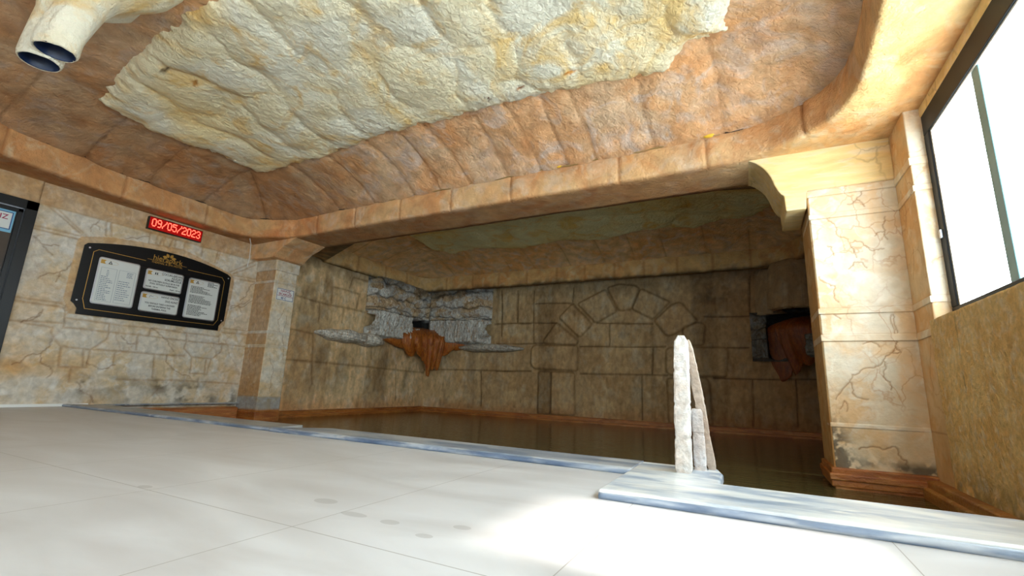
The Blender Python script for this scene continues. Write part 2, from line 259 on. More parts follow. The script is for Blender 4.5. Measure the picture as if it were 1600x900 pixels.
def grid(name, P, mat, parent=None, kind=None, tint=None, back=None, mask=None, closeu=False, flip=False):
    """P (n,m,3). back = offset vector: the sheet gets a flat back and closed rims"""
    n, m = P.shape[:2]; V = P.reshape(-1, 3); idx = np.arange(n*m).reshape(n, m)
    if closeu: idx = np.vstack([idx, idx[:1]])
    a = idx[:-1, :-1].ravel(); b = idx[1:, :-1].ravel(); c = idx[1:, 1:].ravel(); d = idx[:-1, 1:].ravel()
    F = np.stack([a, b, c, d], 1)
    if mask is not None: F = F[mask.ravel()]
    T = None if tint is None else np.asarray(tint).reshape(-1, 3)
    if back is not None:
        rim = np.concatenate([idx[:, 0], idx[-1, 1:], idx[-2::-1, -1], idx[0, -2:0:-1]])
        B = V[rim]+np.asarray(back); k0 = len(V); V = np.vstack([V, B]); k = len(rim)
        j = np.arange(k); jn = (j+1) % k
        F = np.vstack([F, np.stack([rim, k0+j, k0+jn, rim[jn]], 1)])
        if T is not None: T = np.vstack([T, T[rim]])
        cor = [0, n-1, n+m-2, 2*n+m-3]
        F = np.vstack([F, np.array([[k0+cor[0], k0+cor[3], k0+cor[2], k0+cor[1]]])])
    if flip: F = F[:, ::-1]
    me = bpy.data.meshes.new(name); me.vertices.add(len(V)); me.vertices.foreach_set('co', V.ravel())
    me.loops.add(F.size); me.loops.foreach_set('vertex_index', F.ravel().astype(np.int32))
    me.polygons.add(len(F)); me.polygons.foreach_set('loop_start', np.arange(0, F.size, 4, dtype=np.int32)); me.polygons.foreach_set('loop_total', np.full(len(F), 4, np.int32))
    me.update(calc_edges=True); me.validate(); set_tint(me, T)
    return link(name, me, mat, parent, kind)
def patch(name, O, U, V, w, h, step, fn, mat, thick=.12, parent=None, kind=None, flip=False):
    """height field on the rectangle O + u U + v V; normal = U x V; fn(u_axis, v_axis) -> (height, tint)"""
    nu = max(2, int(round(w/step))+1); nv = max(2, int(round(h/step))+1)
    u = np.linspace(0, w, nu); v = np.linspace(0, h, nv); U, V = Vector(U), Vector(V); N = U.cross(V).normalized()
    hh, tt = fn(u, v); UU, VV = np.meshgrid(u, v, indexing='ij')
    P = np.array(O)+UU[..., None]*np.array(U)+VV[..., None]*np.array(V)+hh[..., None]*np.array(N)
    return grid(name, P, mat, parent, kind, tt, back=np.array(N)*-thick)
def box(name, lo, hi, mat, parent=None, kind=None, bev=.003, seg=2, tint=None):
    lo, hi = np.minimum(lo, hi), np.maximum(lo, hi); c = (lo+hi)/2
    v = [(x, y, z) for x in (lo[0], hi[0]) for y in (lo[1], hi[1]) for z in (lo[2], hi[2])]
    f = [(0, 1, 3, 2), (4, 6, 7, 5), (0, 4, 5, 1), (2, 3, 7, 6), (0, 2, 6, 4), (1, 5, 7, 3)]
    o = raw(name, v, f, mat, parent, kind, tint=tint, smooth=False)
    if bev:
        b = o.modifiers.new('bevel', 'BEVEL'); b.width = bev; b.segments = seg
    return o
def prism(name, poly, O, U, V, thick, mat, parent=None, kind=None, bev=0, tint=None):
    """flat outline in the (U,V) plane extruded by thick along U x V"""
    U, V = Vector(U), Vector(V); N = U.cross(V).normalized(); O = Vector(O); n = len(poly)
    a = [O+U*p[0]+V*p[1] for p in poly]; b = [p+N*thick for p in a]
    f = [tuple(range(n-1, -1, -1)), tuple(range(n, 2*n))]+[(i, (i+1) % n, n+(i+1) % n, n+i) for i in range(n)]
    o = raw(name, a+b, f, mat, parent, kind, tint=tint, smooth=False)
    if bev:
        m = o.modifiers.new('bevel', 'BEVEL'); m.width = bev; m.segments = 2
    return o
def tube(name, pts, r, mat, parent=None, kind=None, n=8):
    pts = [Vector(p) for p in pts]; rs = r if isinstance(r, (list, tuple)) else [r]*len(pts); V = []; F = []
    for i, p in enumerate(pts):
        t = (pts[min(i+1, len(pts)-1)]-pts[max(i-1, 0)]).normalized(); a = t.cross(Vector((.3, .2, 1))).normalized(); b = t.cross(a)
        V += [p+(a*math.cos(q)+b*math.sin(q))*rs[i] for q in [2*math.pi*k/n for k in range(n)]]
    for i in range(len(pts)-1):
        for k in range(n): F.append((i*n+k, i*n+(k+1) % n, (i+1)*n+(k+1) % n, (i+1)*n+k))
    F += [tuple(range(n-1, -1, -1)), tuple(range((len(pts)-1)*n, len(pts)*n))]
    return raw(name, V, F, mat, parent, kind)
def rrect(x0, y0, x1, y1, r, n=4):
    o = []
    for cx, cy, a in ((x1-r, y1-r, 0), (x0+r, y1-r, 90), (x0+r, y0+r, 180), (x1-r, y0+r, 270)):
        o += [(cx+r*math.cos(math.radians(a+90*k/n)), cy+r*math.sin(math.radians(a+90*k/n))) for k in range(n+1)]
    return o
def text(name, s, size, O, U, V, mat, parent, align='LEFT', depth=.0006, bold=0., sx=1.):
    cu = bpy.data.curves.new(name, 'FONT'); cu.body = s; cu.size = size; cu.align_x = align; cu.extrude = depth; cu.offset = bold; cu.space_line = .95
    tmp = bpy.data.objects.new('tmp', cu); COL.objects.link(tmp)
    dg = bpy.context.evaluated_depsgraph_get(); me = bpy.data.meshes.new_from_object(tmp.evaluated_get(dg)); me.name = name
    bpy.data.objects.remove(tmp); U, V = Vector(U), Vector(V); N = U.cross(V)
    R = Matrix((U*sx, V, N)).transposed().to_4x4(); R.translation = Vector(O); me.transform(R)
    while me.materials: me.materials.pop()
    return link(name, me, mat, parent, smooth=False)

# ------------------------------------------------------------------ outline of the ceiling opening (the rim of the cove)
def chaikin(P, k=2):
    P = [np.array(p, float) for p in P]
    for _ in range(k):
        Q = []
        for a, b in zip(P, P[1:]+P[:1]): Q += [a*.75+b*.25, a*.25+b*.75]
        P = Q
    return P
def densify(P, step=.05):
    o = []
    for a, b in zip(P, P[1:]+P[:1]):
        n = max(1, int(np.hypot(*(b-a))/step)); o += [a+(b-a)*i/n for i in range(n)]
    return np.array(o)
RIM = [(.70, -1.9), (.70, 1.5), (.735, 2.7), (.755, 3.2), (.76, 3.6), (.68, 3.9), (.44, 4.14), (.2, 4.30), (-.12, 4.375), (-1.5, 4.40), (-3, 4.39), (-4.6, 4.385), (-5.95, 4.415), (-6.12, 4.41), (-6.68, 4.17), (-6.79, 3.95), (-6.79, 3.6), (-6.76, 2.5), (-6.6, 1.6), (-6.5, 1.2), (-6.45, 0), (-6.45, -1.9)]
RIMS = densify(chaikin(RIM, 1), .04)
def ceil_z(X, Y, rim, z0, amp, k):
    d = sdpoly(X, Y, rim); return z0+amp*(1-np.exp(-np.maximum(d, 0)/k)), d
# ================================================================== STRUCTURE
ones = lambda u, v: np.ones((len(u), len(v), 3))
# floor slab with the notch beside the pool
raw('floor', [(x, y, z) for z in (-.5, 0) for (x, y) in ((XL, -2.5), (1.3, -2.5), (1.3, 1.90), (-.56, 1.90), (-.56, 2.52), (XL, 2.52))],
    [(5, 4, 3, 2, 1, 0), (6, 7, 8, 9, 10, 11)]+[(i, (i+1) % 6, 6+(i+1) % 6, 6+i) for i in range(6)], M['tiles'], kind='structure', smooth=False)

ROW = [[(1.89, z), (4.6, z)] for z in ()]
def wall_left_fn(u, v):
    y = u+1.89; z = v-.5; Y, Z = np.meshgrid(y, z, indexing='ij')
    Dj = dist_lines(y, z, [jag(p, .006, 2, i) for i, p in enumerate(WL_J)]); Dc = dist_lines(y, z, [jag(p, .03, 3, 50+i) for i, p in enumerate(WL_C)], .05)
    sd = sdpoly(Y, Z, WL_S); h = .006*fbm(Y*3, Z*3, 5)+.004*fbm(Y*14, Z*14, 3)
    h -= .012*np.exp(-(Dj/.011)**2)+.006*np.exp(-(Dc/.006)**2)
    sur = np.where(sd > 0, 1., 0.); h += .010*sstep(0, .02, sd); fr = sstep(2.235, 2.25, Z); h = h*(1-fr*.4)+.022*fr
    h -= .008*np.exp(-((Z-2.243)/.008)**2)
    # raised bands beside the surround
    for (a, b, c, d) in ((1.9, 2.3, 1.895, 1.95), (4.2, 4.6, 1.90, 1.95), (1.89, 2.33, 1.145, 1.20), (4.2, 4.6, 1.075, 1.12), (4.2, 4.6, .86, .905)):
        h += .010*sstep(a-.01, a, Y)*sstep(b+.01, b, Y)*np.exp(-(((Z-(c+d)/2)/((d-c)/2))**4))*(sd < 0)
    T = np.ones(Y.shape+(3,)); T = lerpc(np.clip(.6*np.exp(-(Dj/.012)**2), 0, 1), T, T*np.array((.62, .45, .30)))
    T = lerpc(np.clip(.7*np.exp(-(Dc/.006)**2), 0, 1), T, T*np.array((.38, .25, .16)))
    T = lerpc(sur*.8, T, np.array((.90, .66, .42))*np.ones_like(T)); T = lerpc(fr*.85, T, np.array((.84, .62, .42))*np.ones_like(T))
    n = fbm(Y*2.2, Z*2.2, 5, 3); T = lerpc(sstep(.52, .66, n)*.45*(1-sur), T, T*np.array((.98, .76, .50)))
    # mould and damp near the base
    nm = fbm(Y*7, Z*9, 5, 5); mould = 0
    for (cy, cz, ry, rz, k) in ((3.46, .24, .12, .12, .9), (3.82, .14, .26, .16, 1.), (4.13, .05, .16, .12, .9), (3.0, .22, .55, .16, .45), (2.65, .23, .10, .14, .8), (4.47, .05, .10, .14, .9), (3.3, .04, .3, .1, .6)):
        mould = np.maximum(mould, k*np.exp(-(((Y-cy)/ry)**2+((Z-cz)/rz)**2))*sstep(.36, .56, nm))
    T = lerpc(np.clip(mould*1.1, 0, .9), T, np.array((.30, .29, .27))*np.ones_like(T))
    og = np.exp(-(((Z-.42)/.16)**2))*sstep(.46, .62, fbm(Y*3, Z*3, 4, 8))*sstep(2.9, 2.3, Y); T = lerpc(og*.7, T, T*np.array((.95, .7, .40)))
    T = lerpc(sstep(-.02, -.05, Z), T, np.array((.62, .30, .10))*np.ones_like(T))
    return h, T
patch('wall_left', (XL, 1.89, -.5), (0, 1, 0), (0, 0, 1), 2.72, 3.4, .011, wall_left_fn, M['travertine'], kind='structure')
def pl_fn(u, v): U_, V_ = np.meshgrid(u, v, indexing='ij'); return .01*fbm(U_*3, V_*3, 4), np.ones(U_.shape+(3,))*np.array((.95, .8, .62))
patch('wall_left', (XL, -2.5, -.5), (0, 1, 0), (0, 0, 1), 3.4, 3.4, .06, pl_fn, M['travertine'], kind='structure')
patch('wall_left', (XL, .9, 2.24), (0, 1, 0), (0, 0, 1), .99, .66, .03, lambda u, v: (.03+.006*fbm(*np.meshgrid(u*4, v*4, indexing='ij'), 4), ones(u, v)*np.array((.84, .62, .42))), M['travertine'], kind='structure')

def stainy(Xs, Zs, T, wet):
    """rusty waterline, algae blackening under the cornice, dirty run-off streaks"""
    st = fbm(Xs*3.2, Zs*.35, 5, 11); T = lerpc(sstep(.54, .68, st)*.55, T, T*np.array((.50, .46, .42)))
    gr = fbm(Xs*22, Zs*9, 4, 31); T = lerpc(sstep(.5, .66, gr)*.35, T, T*np.array((.55, .50, .45))); pt = fbm(Xs*1.1, Zs*1.3, 4, 41); T = lerpc(sstep(.54, .64, pt)*.4, T, T*np.array((.74, .62, .50)))
    T = lerpc(sstep(.40, .28, st)*.35, T, T*np.array((1.22, 1.16, 1.05)))
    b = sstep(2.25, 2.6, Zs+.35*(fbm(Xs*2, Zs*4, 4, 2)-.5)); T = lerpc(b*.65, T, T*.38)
    T = lerpc(sstep(.10, -.10, Zs+.2*(fbm(Xs*5, Zs*2, 4, 21)-.5))*.45, T, T*np.array((.8, .5, .3)))
    return T
def alcove_left_fn(u, v):
    y = u+4.5; z = v-.5; Y, Z = np.meshgrid(y, z, indexing='ij')
    D = dist_lines(y, z, [jag(p, .012, 2, i) for i, p in enumerate(AL_J)]); h = .02*fbm(Y*2, Z*2, 5, 4)+.006*fbm(Y*18, Z*9, 3)
    h -= .018*np.exp(-(D/.015)**2); T = np.ones(Y.shape+(3,))*np.array((1.42, 1.36, 1.30)); T = lerpc(.7*np.exp(-(D/.018)**2), T, T*np.array((.45, .36, .26)))
    T = stainy(Y, Z, T, 1)
    for (c, w, z0, k) in ((5.95, .12, 1.2, .6), (6.5, .28, 1.15, .55), (7.6, .25, 1.2, .5), (8.5, .12, .9, .6)):
        T = lerpc(k*np.exp(-((Y-c+.1*np.sin(Z*5))/w)**2)*sstep(z0, z0-.3, Z)*sstep(-.1, .4, Z)*(.5+fbm(Y*8, Z*2, 3)), T, T*.45)
    dr = np.exp(-((Y-8.95)/.16)**2)*sstep(.75, .45, Z); T = lerpc(dr*.6, T, np.array((1.0, .98, .94))*np.ones_like(T))
    g = sstep(6.4, 5.6, Y)*sstep(1.3, 1.9, Z)*sstep(.35, .6, fbm(Y*2.5, Z*2.5, 5, 6)); T = lerpc(g*.75, T, T*np.array((.46, .45, .42)))
    T = lerpc(sstep(6.6, 5.4, Y)*sstep(1.4, .9, Z)*.5, T, T*np.array((1.15, 1.02, .9)))
    return h, T
patch('wall_left', (XL, 4.61, -.5), (0, 1, 0), (0, 0, 1), 4.6, 3.3, .02, lambda u, v: alcove_left_fn(u+.11, v), M['alcove'], kind='structure')
def wall_back_fn(u, v):
    x = u-7.2; z = v-.5; X, Z = np.meshgrid(x, z, indexing='ij')
    D = dist_lines(x, z, [jag(p, .012, 2, i) for i, p in enumerate(WB_J)]); h = .02*fbm(X*2, Z*2, 5, 9)+.006*fbm(X*18, Z*9, 3)
    h -= .02*np.exp(-(D/.014)**2); T = np.ones(X.shape+(3,))*np.array((.92, .86, .78))
    T = lerpc(.9*np.exp(-(D/.014)**2), T, T*np.array((.28, .22, .16)))
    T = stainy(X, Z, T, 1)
    for i, p in enumerate(WB_P):
        c = np.mean(np.array(p), 0); pp = chaikin([np.array(q)+(c-np.array(q))*.015 for q in densify([np.array(q) for q in p], .11)], 2)
        sd = sdpoly(X, Z, pp); h = np.where(sd > -.02, h+.035*sstep(-.012, .035, sd), h)
        e = np.exp(-((sd)/.02)**2)*.7; T = lerpc(e, T, T*np.array((.42, .34, .24))); k = [1.05, 1.12, .98, 1.06, 1.0, 1.1, .95, 1.1, 1.02, .96, 1.08, .98][i]
        T = np.where((sd > 0)[..., None], T*k, T)
    dr = np.exp(-((X+6.95)/.10)**2)*sstep(.75, .45, Z)+.7*np.exp(-((X+6.62)/.06)**2)*sstep(.7, .4, Z); T = lerpc(np.clip(dr, 0, 1)*.6, T, np.array((1.0, .98, .94))*np.ones_like(T))
    # moss-dark smear right of the arch
    T = lerpc(.6*np.exp(-(((X+.55)/.55)**2+((Z-2.15)/.2)**2))*sstep(.4, .6, fbm(X*9, Z*9, 5, 3)), T, T*.35)
    T = lerpc(sstep(-4.6, -6.0, X)*sstep(1.3, .9, Z)*.6*sstep(.35, .65, fbm(X*1.6, Z*.8, 4, 7)), T, T*np.array((1.30, 1.34, 1.42)))
    T = lerpc(sstep(-2.2, .6, X+.5*(fbm(X*2, Z*1.2, 4, 9)-.5))*.6, T, T*np.array((.68, .48, .34)))  # brown iron staining to the right, with the alcove's shade painted in
    return h, T
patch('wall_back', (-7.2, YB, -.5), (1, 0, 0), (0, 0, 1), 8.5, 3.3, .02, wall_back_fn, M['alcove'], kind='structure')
patch('wall_right', (XR, 9.2, -.5), (0, -1, 0), (0, 0, 1), 4.2, 3.4, .04, lambda u, v: (.03*fbm(*np.meshgrid(u*2, v*2, indexing='ij'), 5), ones(u, v)*np.array((.7, .55, .4))), M['alcove'], kind='structure')
def sill_fn(u, v):
    U_, V_ = np.meshgrid(u, v, indexing='ij'); Z = V_-.5; h = .012*fbm(U_*6, V_*3, 5)+.008*fbm(U_*30, V_*20, 3)
    T = np.ones(U_.shape+(3,)); s = fbm(U_*4, V_*.6, 5, 2)
    T = lerpc(sstep(.50, .7, s)*.5, T, T*np.array((.78, .72, .66)))
    T = lerpc(sstep(.62, .92, Z+.3*(s-.5))*.45, T, T*np.array((.84, .84, .86)))
    T = lerpc(np.exp(-(np.abs(U_-.42-.012*np.sin(V_*6))/.005)**2)*.6, T, T*.4)
    b = sstep(.08, -.12, Z)*sstep(.42, .6, fbm(U_*8, V_*8, 5, 4)); T = lerpc(b*.75, T, T*np.array((.35, .36, .33)))
    return h, T
patch('wall_right', (XR, 4.06, -.5), (0, -1, 0), (0, 0, 1), 2.6, 1.455, .014, sill_fn, M['ochre'], kind='structure', thick=.3)
patch('wall_right', (XR, 1.46, -.5), (0, -1, 0), (0, 0, 1), 4.0, 1.455, .08, lambda u, v: (0*np.add.outer(u, v), ones(u, v)), M['ochre'], kind='structure', thick=.3)
box('wall_right', (1.2, -2.5, 2.42), (1.4, 4.1, 3.2), M['yellow'], kind='structure', bev=.02)
# wall behind the camera with glowing panes added as unseen fill light
box('wall_front', (XL-.1, -2.62, 0), (-5.2, -2.5, 3.2), M['travertine'], kind='structure', bev=0)
box('wall_front', (-5.2, -2.62, 2.3), (1.4, -2.5, 3.2), M['travertine'], kind='structure', bev=0)
box('wall_front', (1.0, -2.62, 0), (1.4, -2.5, 2.3), M['travertine'], kind='structure', bev=0)
d2 = empty('fill_panes', (-2.1, -2.56, 0), None, None, kind='structure')
for k in range(4):
    x0 = -5.2+k*1.55; box('glass', (x0+.05, -2.57, .05), (x0+1.5, -2.55, 2.25), M['fill_pane'], d2, bev=0)
for k in range(5): box('fill_mullion', (-5.23+k*1.55, -2.6, 0), (-5.16+k*1.55, -2.5, 2.3), M['frame'], d2)

# ---- ceilings
SEAM = [[(x, 4.45), (x-.02, 3.75), (x-.1, 3.3)] for x in (-.09, -.72, -1.33, -1.96, -2.9, -3.76, -4.45, -5.1)]+[[(x, 4.45), (x+.02, 3.6)] for x in (-1.66, -2.4, -3.35)] + \
    [[(-6.9, y), (-5.6, y+.03)] for y in (.3, 1.3, 2.05, 2.72, 3.42)]+[[(-6.6, 4.3), (-5.9, 3.5)], [(.9, 3.0), (-.1, 3.02)], [(.9, 1.6), (-.1, 1.6)]]
def ceiling(name, x0, x1, y0, y1, rim, z0, amp, k, step, seams, mat, tf, bump=.03):
    x = np.arange(x0, x1, step); y = np.arange(y0, y1, step); X, Y = np.meshgrid(x, y, indexing='ij')
    Z, d = ceil_z(X, Y, rim, z0, amp, k); D = dist_lines(x, y, [jag(s, .02, 3, i) for i, s in enumerate(seams)], .15)
    Z = Z-bump*(fbm(X*2.6, Y*1.6, 5, 1)-.5)*2*sstep(0, .12, d)-.008*fbm(X*16, Y*9, 4)+.014*np.exp(-(D/.014)**2)-.012*(1-np.exp(-(D/.09)**2))
    T = tf(X, Y, d); T = lerpc(.55*np.exp(-(D/.012)**2), T, T*np.array((.5, .40, .30)))
    return grid(name, np.stack([X, Y, Z], -1), mat, kind='structure', tint=T, flip=True, mask=(d > -.16)[:-1, :-1])
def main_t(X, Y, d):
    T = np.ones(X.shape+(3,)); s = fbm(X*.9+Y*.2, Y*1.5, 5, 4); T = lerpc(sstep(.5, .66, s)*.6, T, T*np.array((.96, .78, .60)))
    T = lerpc(sstep(-3.2, -6.2, X)*.7, T, T*np.array((.46, .38, .30)))  # left cove's shade painted in as a darker brown
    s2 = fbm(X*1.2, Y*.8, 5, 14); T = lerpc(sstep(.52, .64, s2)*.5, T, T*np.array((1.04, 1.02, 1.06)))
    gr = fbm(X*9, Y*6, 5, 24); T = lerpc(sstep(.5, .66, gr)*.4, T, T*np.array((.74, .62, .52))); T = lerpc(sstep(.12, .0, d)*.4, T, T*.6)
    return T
RIMc = [tuple(p) for p in RIMS[::2]]
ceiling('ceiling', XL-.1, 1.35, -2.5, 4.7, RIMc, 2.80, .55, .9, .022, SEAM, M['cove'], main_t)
ARIM = [tuple(p) for p in densify(chaikin([(-6.98, 4.9), (-6.98, 8.45), (-6.86, 8.72), (-6.5, 8.75), (.2, 8.75), (.62, 8.6), (.86, 8.1), (.92, 7.2), (.92, 4.9)], 1), .08)]
ASEAM = [[(x, 8.9), (x+.03, 7.3)] for x in (-6.1, -5.3, -4.6, -4.0, -3.2, -2.5, -1.9, -1.3, -.6, .1)]+[[(-7, y), (-6, y)] for y in (5.6, 6.4, 7.2, 8.0)]
ceiling('ceiling', XL-.1, 1.2, 4.97, 9.1, ARIM, 2.9, .42, .9, .026, ASEAM, M['cove'], lambda X, Y, d: np.ones(X.shape+(3,))*np.array((.98, .96, .78)))

def ring(name, rim, outer, prof_band, z_out, mat, tintf, seams=(), step=.04):
    """band + soffit round an opening: prof_band = [(inset, z)], then the soffit runs out to the rectangle"""
    P = densify([np.array(p) for p in rim], step); n = len(P); c = P.mean(0); nb = len(prof_band); ns = 7
    t = np.roll(P, -1, 0)-np.roll(P, 1, 0); t /= np.linalg.norm(t, axis=1)[:, None]; nrm = np.stack([-t[:, 1], t[:, 0]], 1)
    if (nrm*(c-P)).sum() < 0: nrm = -nrm
    G = np.zeros((n, nb+ns+1, 3)); x0, y0, x1, y1 = outer; arc = np.cumsum(np.hypot(*(P-np.roll(P, 1, 0)).T))
    for j, (ins, z) in enumerate(prof_band):
        G[:, j, :2] = P+nrm*(ins+.03*(fbm(arc*2, np.full(n, z*6.), 4)-.5)+.012*(fbm(arc*9, np.full(n, z*20.), 3)-.5))[:, None]; G[:, j, 2] = z
    D = P-c; k = np.minimum(np.where(D[:, 0] > 0, (x1-c[0])/np.maximum(D[:, 0], 1e-6), (x0-c[0])/np.minimum(D[:, 0], -1e-6)), np.where(D[:, 1] > 0, (y1-c[1])/np.maximum(D[:, 1], 1e-6), (y0-c[1])/np.minimum(D[:, 1], -1e-6)))
    O = c+D*k[:, None]; B = G[:, nb-1, :2].copy(); zb = prof_band[-1][1]
    for j in range(ns):
        f = (j+1)/ns; G[:, nb+j, :2] = B+(O-B)*f; G[:, nb+j, 2] = zb+(z_out-zb)*f+.012*(fbm(G[:, nb+j, 0]*2, G[:, nb+j, 1]*2, 4)-.5)
    G[:, -1, :2] = O; G[:, -1, 2] = 3.0
    sm = np.zeros(G.shape[:2])
    for (sx, sy) in seams:
        w = np.hypot(P[:, 0]-sx, P[:, 1]-sy); i = int(np.argmin(w)); aa = np.abs(arc-arc[i])
        sm[:, :nb] = np.maximum(sm[:, :nb], np.exp(-(aa/.012)**2)[:, None])
    G[:, :, :2] -= nrm[:, None]*sm[..., None]*.02
    T = tintf(G); T = lerpc(sm*.6, T, T*np.array((.6, .45, .33)))
    return grid(name, G, mat, kind='structure', tint=T, closeu=True, flip=True)
def band_t(G):
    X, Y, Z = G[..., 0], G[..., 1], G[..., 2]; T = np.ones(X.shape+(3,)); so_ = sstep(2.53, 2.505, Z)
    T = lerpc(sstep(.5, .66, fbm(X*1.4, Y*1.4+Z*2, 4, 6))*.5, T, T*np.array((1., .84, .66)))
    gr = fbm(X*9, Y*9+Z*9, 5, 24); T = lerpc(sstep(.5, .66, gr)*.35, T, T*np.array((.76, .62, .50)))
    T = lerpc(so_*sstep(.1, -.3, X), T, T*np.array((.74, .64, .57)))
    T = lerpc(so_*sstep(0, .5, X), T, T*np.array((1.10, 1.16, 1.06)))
    T = lerpc(sstep(-4.8, -6.4, X)*.45, T, T*np.array((.78, .70, .56)))  # ambient shade of the left side painted into the tint
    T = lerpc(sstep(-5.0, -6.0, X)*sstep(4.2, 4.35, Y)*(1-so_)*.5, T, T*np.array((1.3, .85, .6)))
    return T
BAND = [(-.10, 2.88), (-.02, 2.84), (0, 2.80), (.005, 2.76), (.01, 2.71), (.01, 2.66), (.008, 2.61), (.004, 2.56), (0, 2.53), (-.006, 2.515), (-.02, 2.503), (-.05, 2.50)]
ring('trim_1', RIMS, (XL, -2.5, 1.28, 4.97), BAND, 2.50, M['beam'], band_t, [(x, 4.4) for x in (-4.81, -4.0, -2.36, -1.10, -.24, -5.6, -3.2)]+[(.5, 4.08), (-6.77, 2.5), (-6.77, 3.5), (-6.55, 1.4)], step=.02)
ABAND = [(-.10, 2.98), (-.02, 2.94), (0, 2.90), (.01, 2.84), (.012, 2.76), (.01, 2.68), (.004, 2.61), (-.004, 2.575), (-.03, 2.56)]
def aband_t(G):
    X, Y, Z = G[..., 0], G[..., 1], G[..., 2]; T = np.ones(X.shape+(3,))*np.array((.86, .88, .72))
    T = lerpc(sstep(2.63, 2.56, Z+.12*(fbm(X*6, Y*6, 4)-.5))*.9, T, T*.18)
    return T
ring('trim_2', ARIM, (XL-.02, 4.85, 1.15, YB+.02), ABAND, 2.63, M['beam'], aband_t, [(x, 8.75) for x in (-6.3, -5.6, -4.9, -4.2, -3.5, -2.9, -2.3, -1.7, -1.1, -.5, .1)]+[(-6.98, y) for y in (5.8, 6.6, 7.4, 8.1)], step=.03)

# ================================================================== PILLARS
PB = ((.855, .908), (1.072, 1.118), (1.876, 1.917), (2.075, 2.13))
def pillar(name, label, x0, x1, y0, y1, side, cracks, base_z, ledge, zt=2.26):
    t = empty(name, ((x0+x1)/2, (y0+y1)/2, -.5), label, 'pillar')
    def face(umin, ulen, cr, seed):
        def fn(u, v):
            a = u+umin; z = v-.5; A, Z = np.meshgrid(a, z, indexing='ij'); h = .006*fbm(A*4, Z*4, 5, seed)+.003*fbm(A*20, Z*20, 3, seed)
            D = dist_lines(a, z, [jag(c, .022, 3, i+seed) for i, c in enumerate(cr)], .04) if cr else np.full(A.shape, 9.)
            h -= .006*np.exp(-(D/.0045)**2); T = np.ones(A.shape+(3,)); T = lerpc(.75*np.exp(-(D/.004)**2), T, T*np.array((.46, .28, .15)))
            e = np.minimum(A-umin, umin+ulen-A); 
            for zb in PB:
                for q in zb: T = lerpc(.45*np.exp(-((Z-q)/.006)**2), T, T*np.array((.62, .46, .32)))
            for q in (ledge,): T = lerpc(.6*np.exp(-((Z-q)/.006)**2), T, T*np.array((.5, .36, .25))); h -= .006*np.exp(-((Z-q)/.006)**2)
            n = fbm(A*5, Z*5, 5, seed); lo = sstep(base_z+.75, base_z+.1, Z+.4*(n-.5))
            T = lerpc(lo*.55, T, T*np.array((.86, .70, .46)))
            return h, (A, Z, n), T
        return fn
    return t, face
# right pillar ---------------------------------------------------------------
pr, face = pillar('stone_pillar', 'cream travertine pillar with brown cracks standing in the pool beside the window', .52, XR, 4.4, 4.97, 0, PR_C, -.09, .21)
f1 = face(.52, .59, PR_C, 1)
def prf(u, v):
    h, (A, Z, n), T = f1(u, v); st = np.exp(-((A-.52)/.10)**2)*np.exp(-((Z-.07)/.16)**2)+.8*np.exp(-((Z+.07)/.05)**2)*sstep(.3, .55, n)
    T = lerpc(np.clip(st*sstep(.3, .5, fbm(A*22, Z*22, 4, 2))*1.3, 0, .9), T, np.array((.16, .15, .14))*np.ones_like(T)); return h, T
patch('shaft', (.52, 4.4, -.5), (1, 0, 0), (0, 0, 1), .59, 2.64, .006, prf, M['pillar'], parent=pr, thick=.5)
f2 = face(0, .57, None, 4)
patch('shaft', (.516, 4.97, -.5), (0, -1, 0), (0, 0, 1), .568, 2.64, .02, lambda u, v: (f2(u, v)[0], f2(u, v)[2]*np.array((.86, .66, .42))), M['pillar'], parent=pr, thick=.02)
for (a, b) in PB:
    box('band', (.508, 4.385, a), (XR, 4.9, b), M['pillar'], pr, bev=.005)
box('ledge', (.512, 4.39, .20), (XR, 4.9, .235), M['pillar'], pr, bev=.008)
for (zz, w) in ((-.09, .035), (-.13, .05), (-.175, .04)):
    box('base_moulding', (.52-w, 4.4-w, zz-.05), (XR, 4.95, zz), M['orange'], pr, bev=.01)
box('base', (.50, 4.37, -.5), (XR, 4.96, -.2), M['orange'], pr, bev=.01)
# reveal pier between the pillar and the window
pier = empty('window_pier', (1.2, 4.2, 0), 'narrow banded stone pier between right pillar and window frame', 'pier')
f3 = face(0, .4, [[(.1, 2.0), (.16, 1.8), (.12, 1.7)], [(.2, 1.5), (.1, 1.3)], [(.25, .8), (.15, .6), (.18, .5)]], 9)
patch('side_face', (XR, 4.4, -.5), (0, -1, 0), (0, 0, 1), .4, 3.02, .008, lambda u, v: (f3(u, v)[0]*.5, f3(u, v)[2]*np.array((.94, .78, .58))), M['pillar'], parent=pier, thick=.12)
f4 = face(XR, .16, None, 12)
patch('front_face', (XR, 4.0, .9), (1, 0, 0), (0, 0, 1), .16, 1.62, .01, lambda u, v: (f4(u, v+1.4)[0]*.5, f4(u, v+1.4)[2]), M['pillar'], parent=pier, thick=.1)
for (a, b) in PB[:1]: box('band', (XR-.01, 4.06, a), (XR+.05, 4.4, b), M['pillar'], pier, bev=.004)
for (a, b) in PB[1:]: box('band', (XR-.01, 3.99, a), (XR+.15, 4.4, b), M['pillar'], pier, bev=.004)
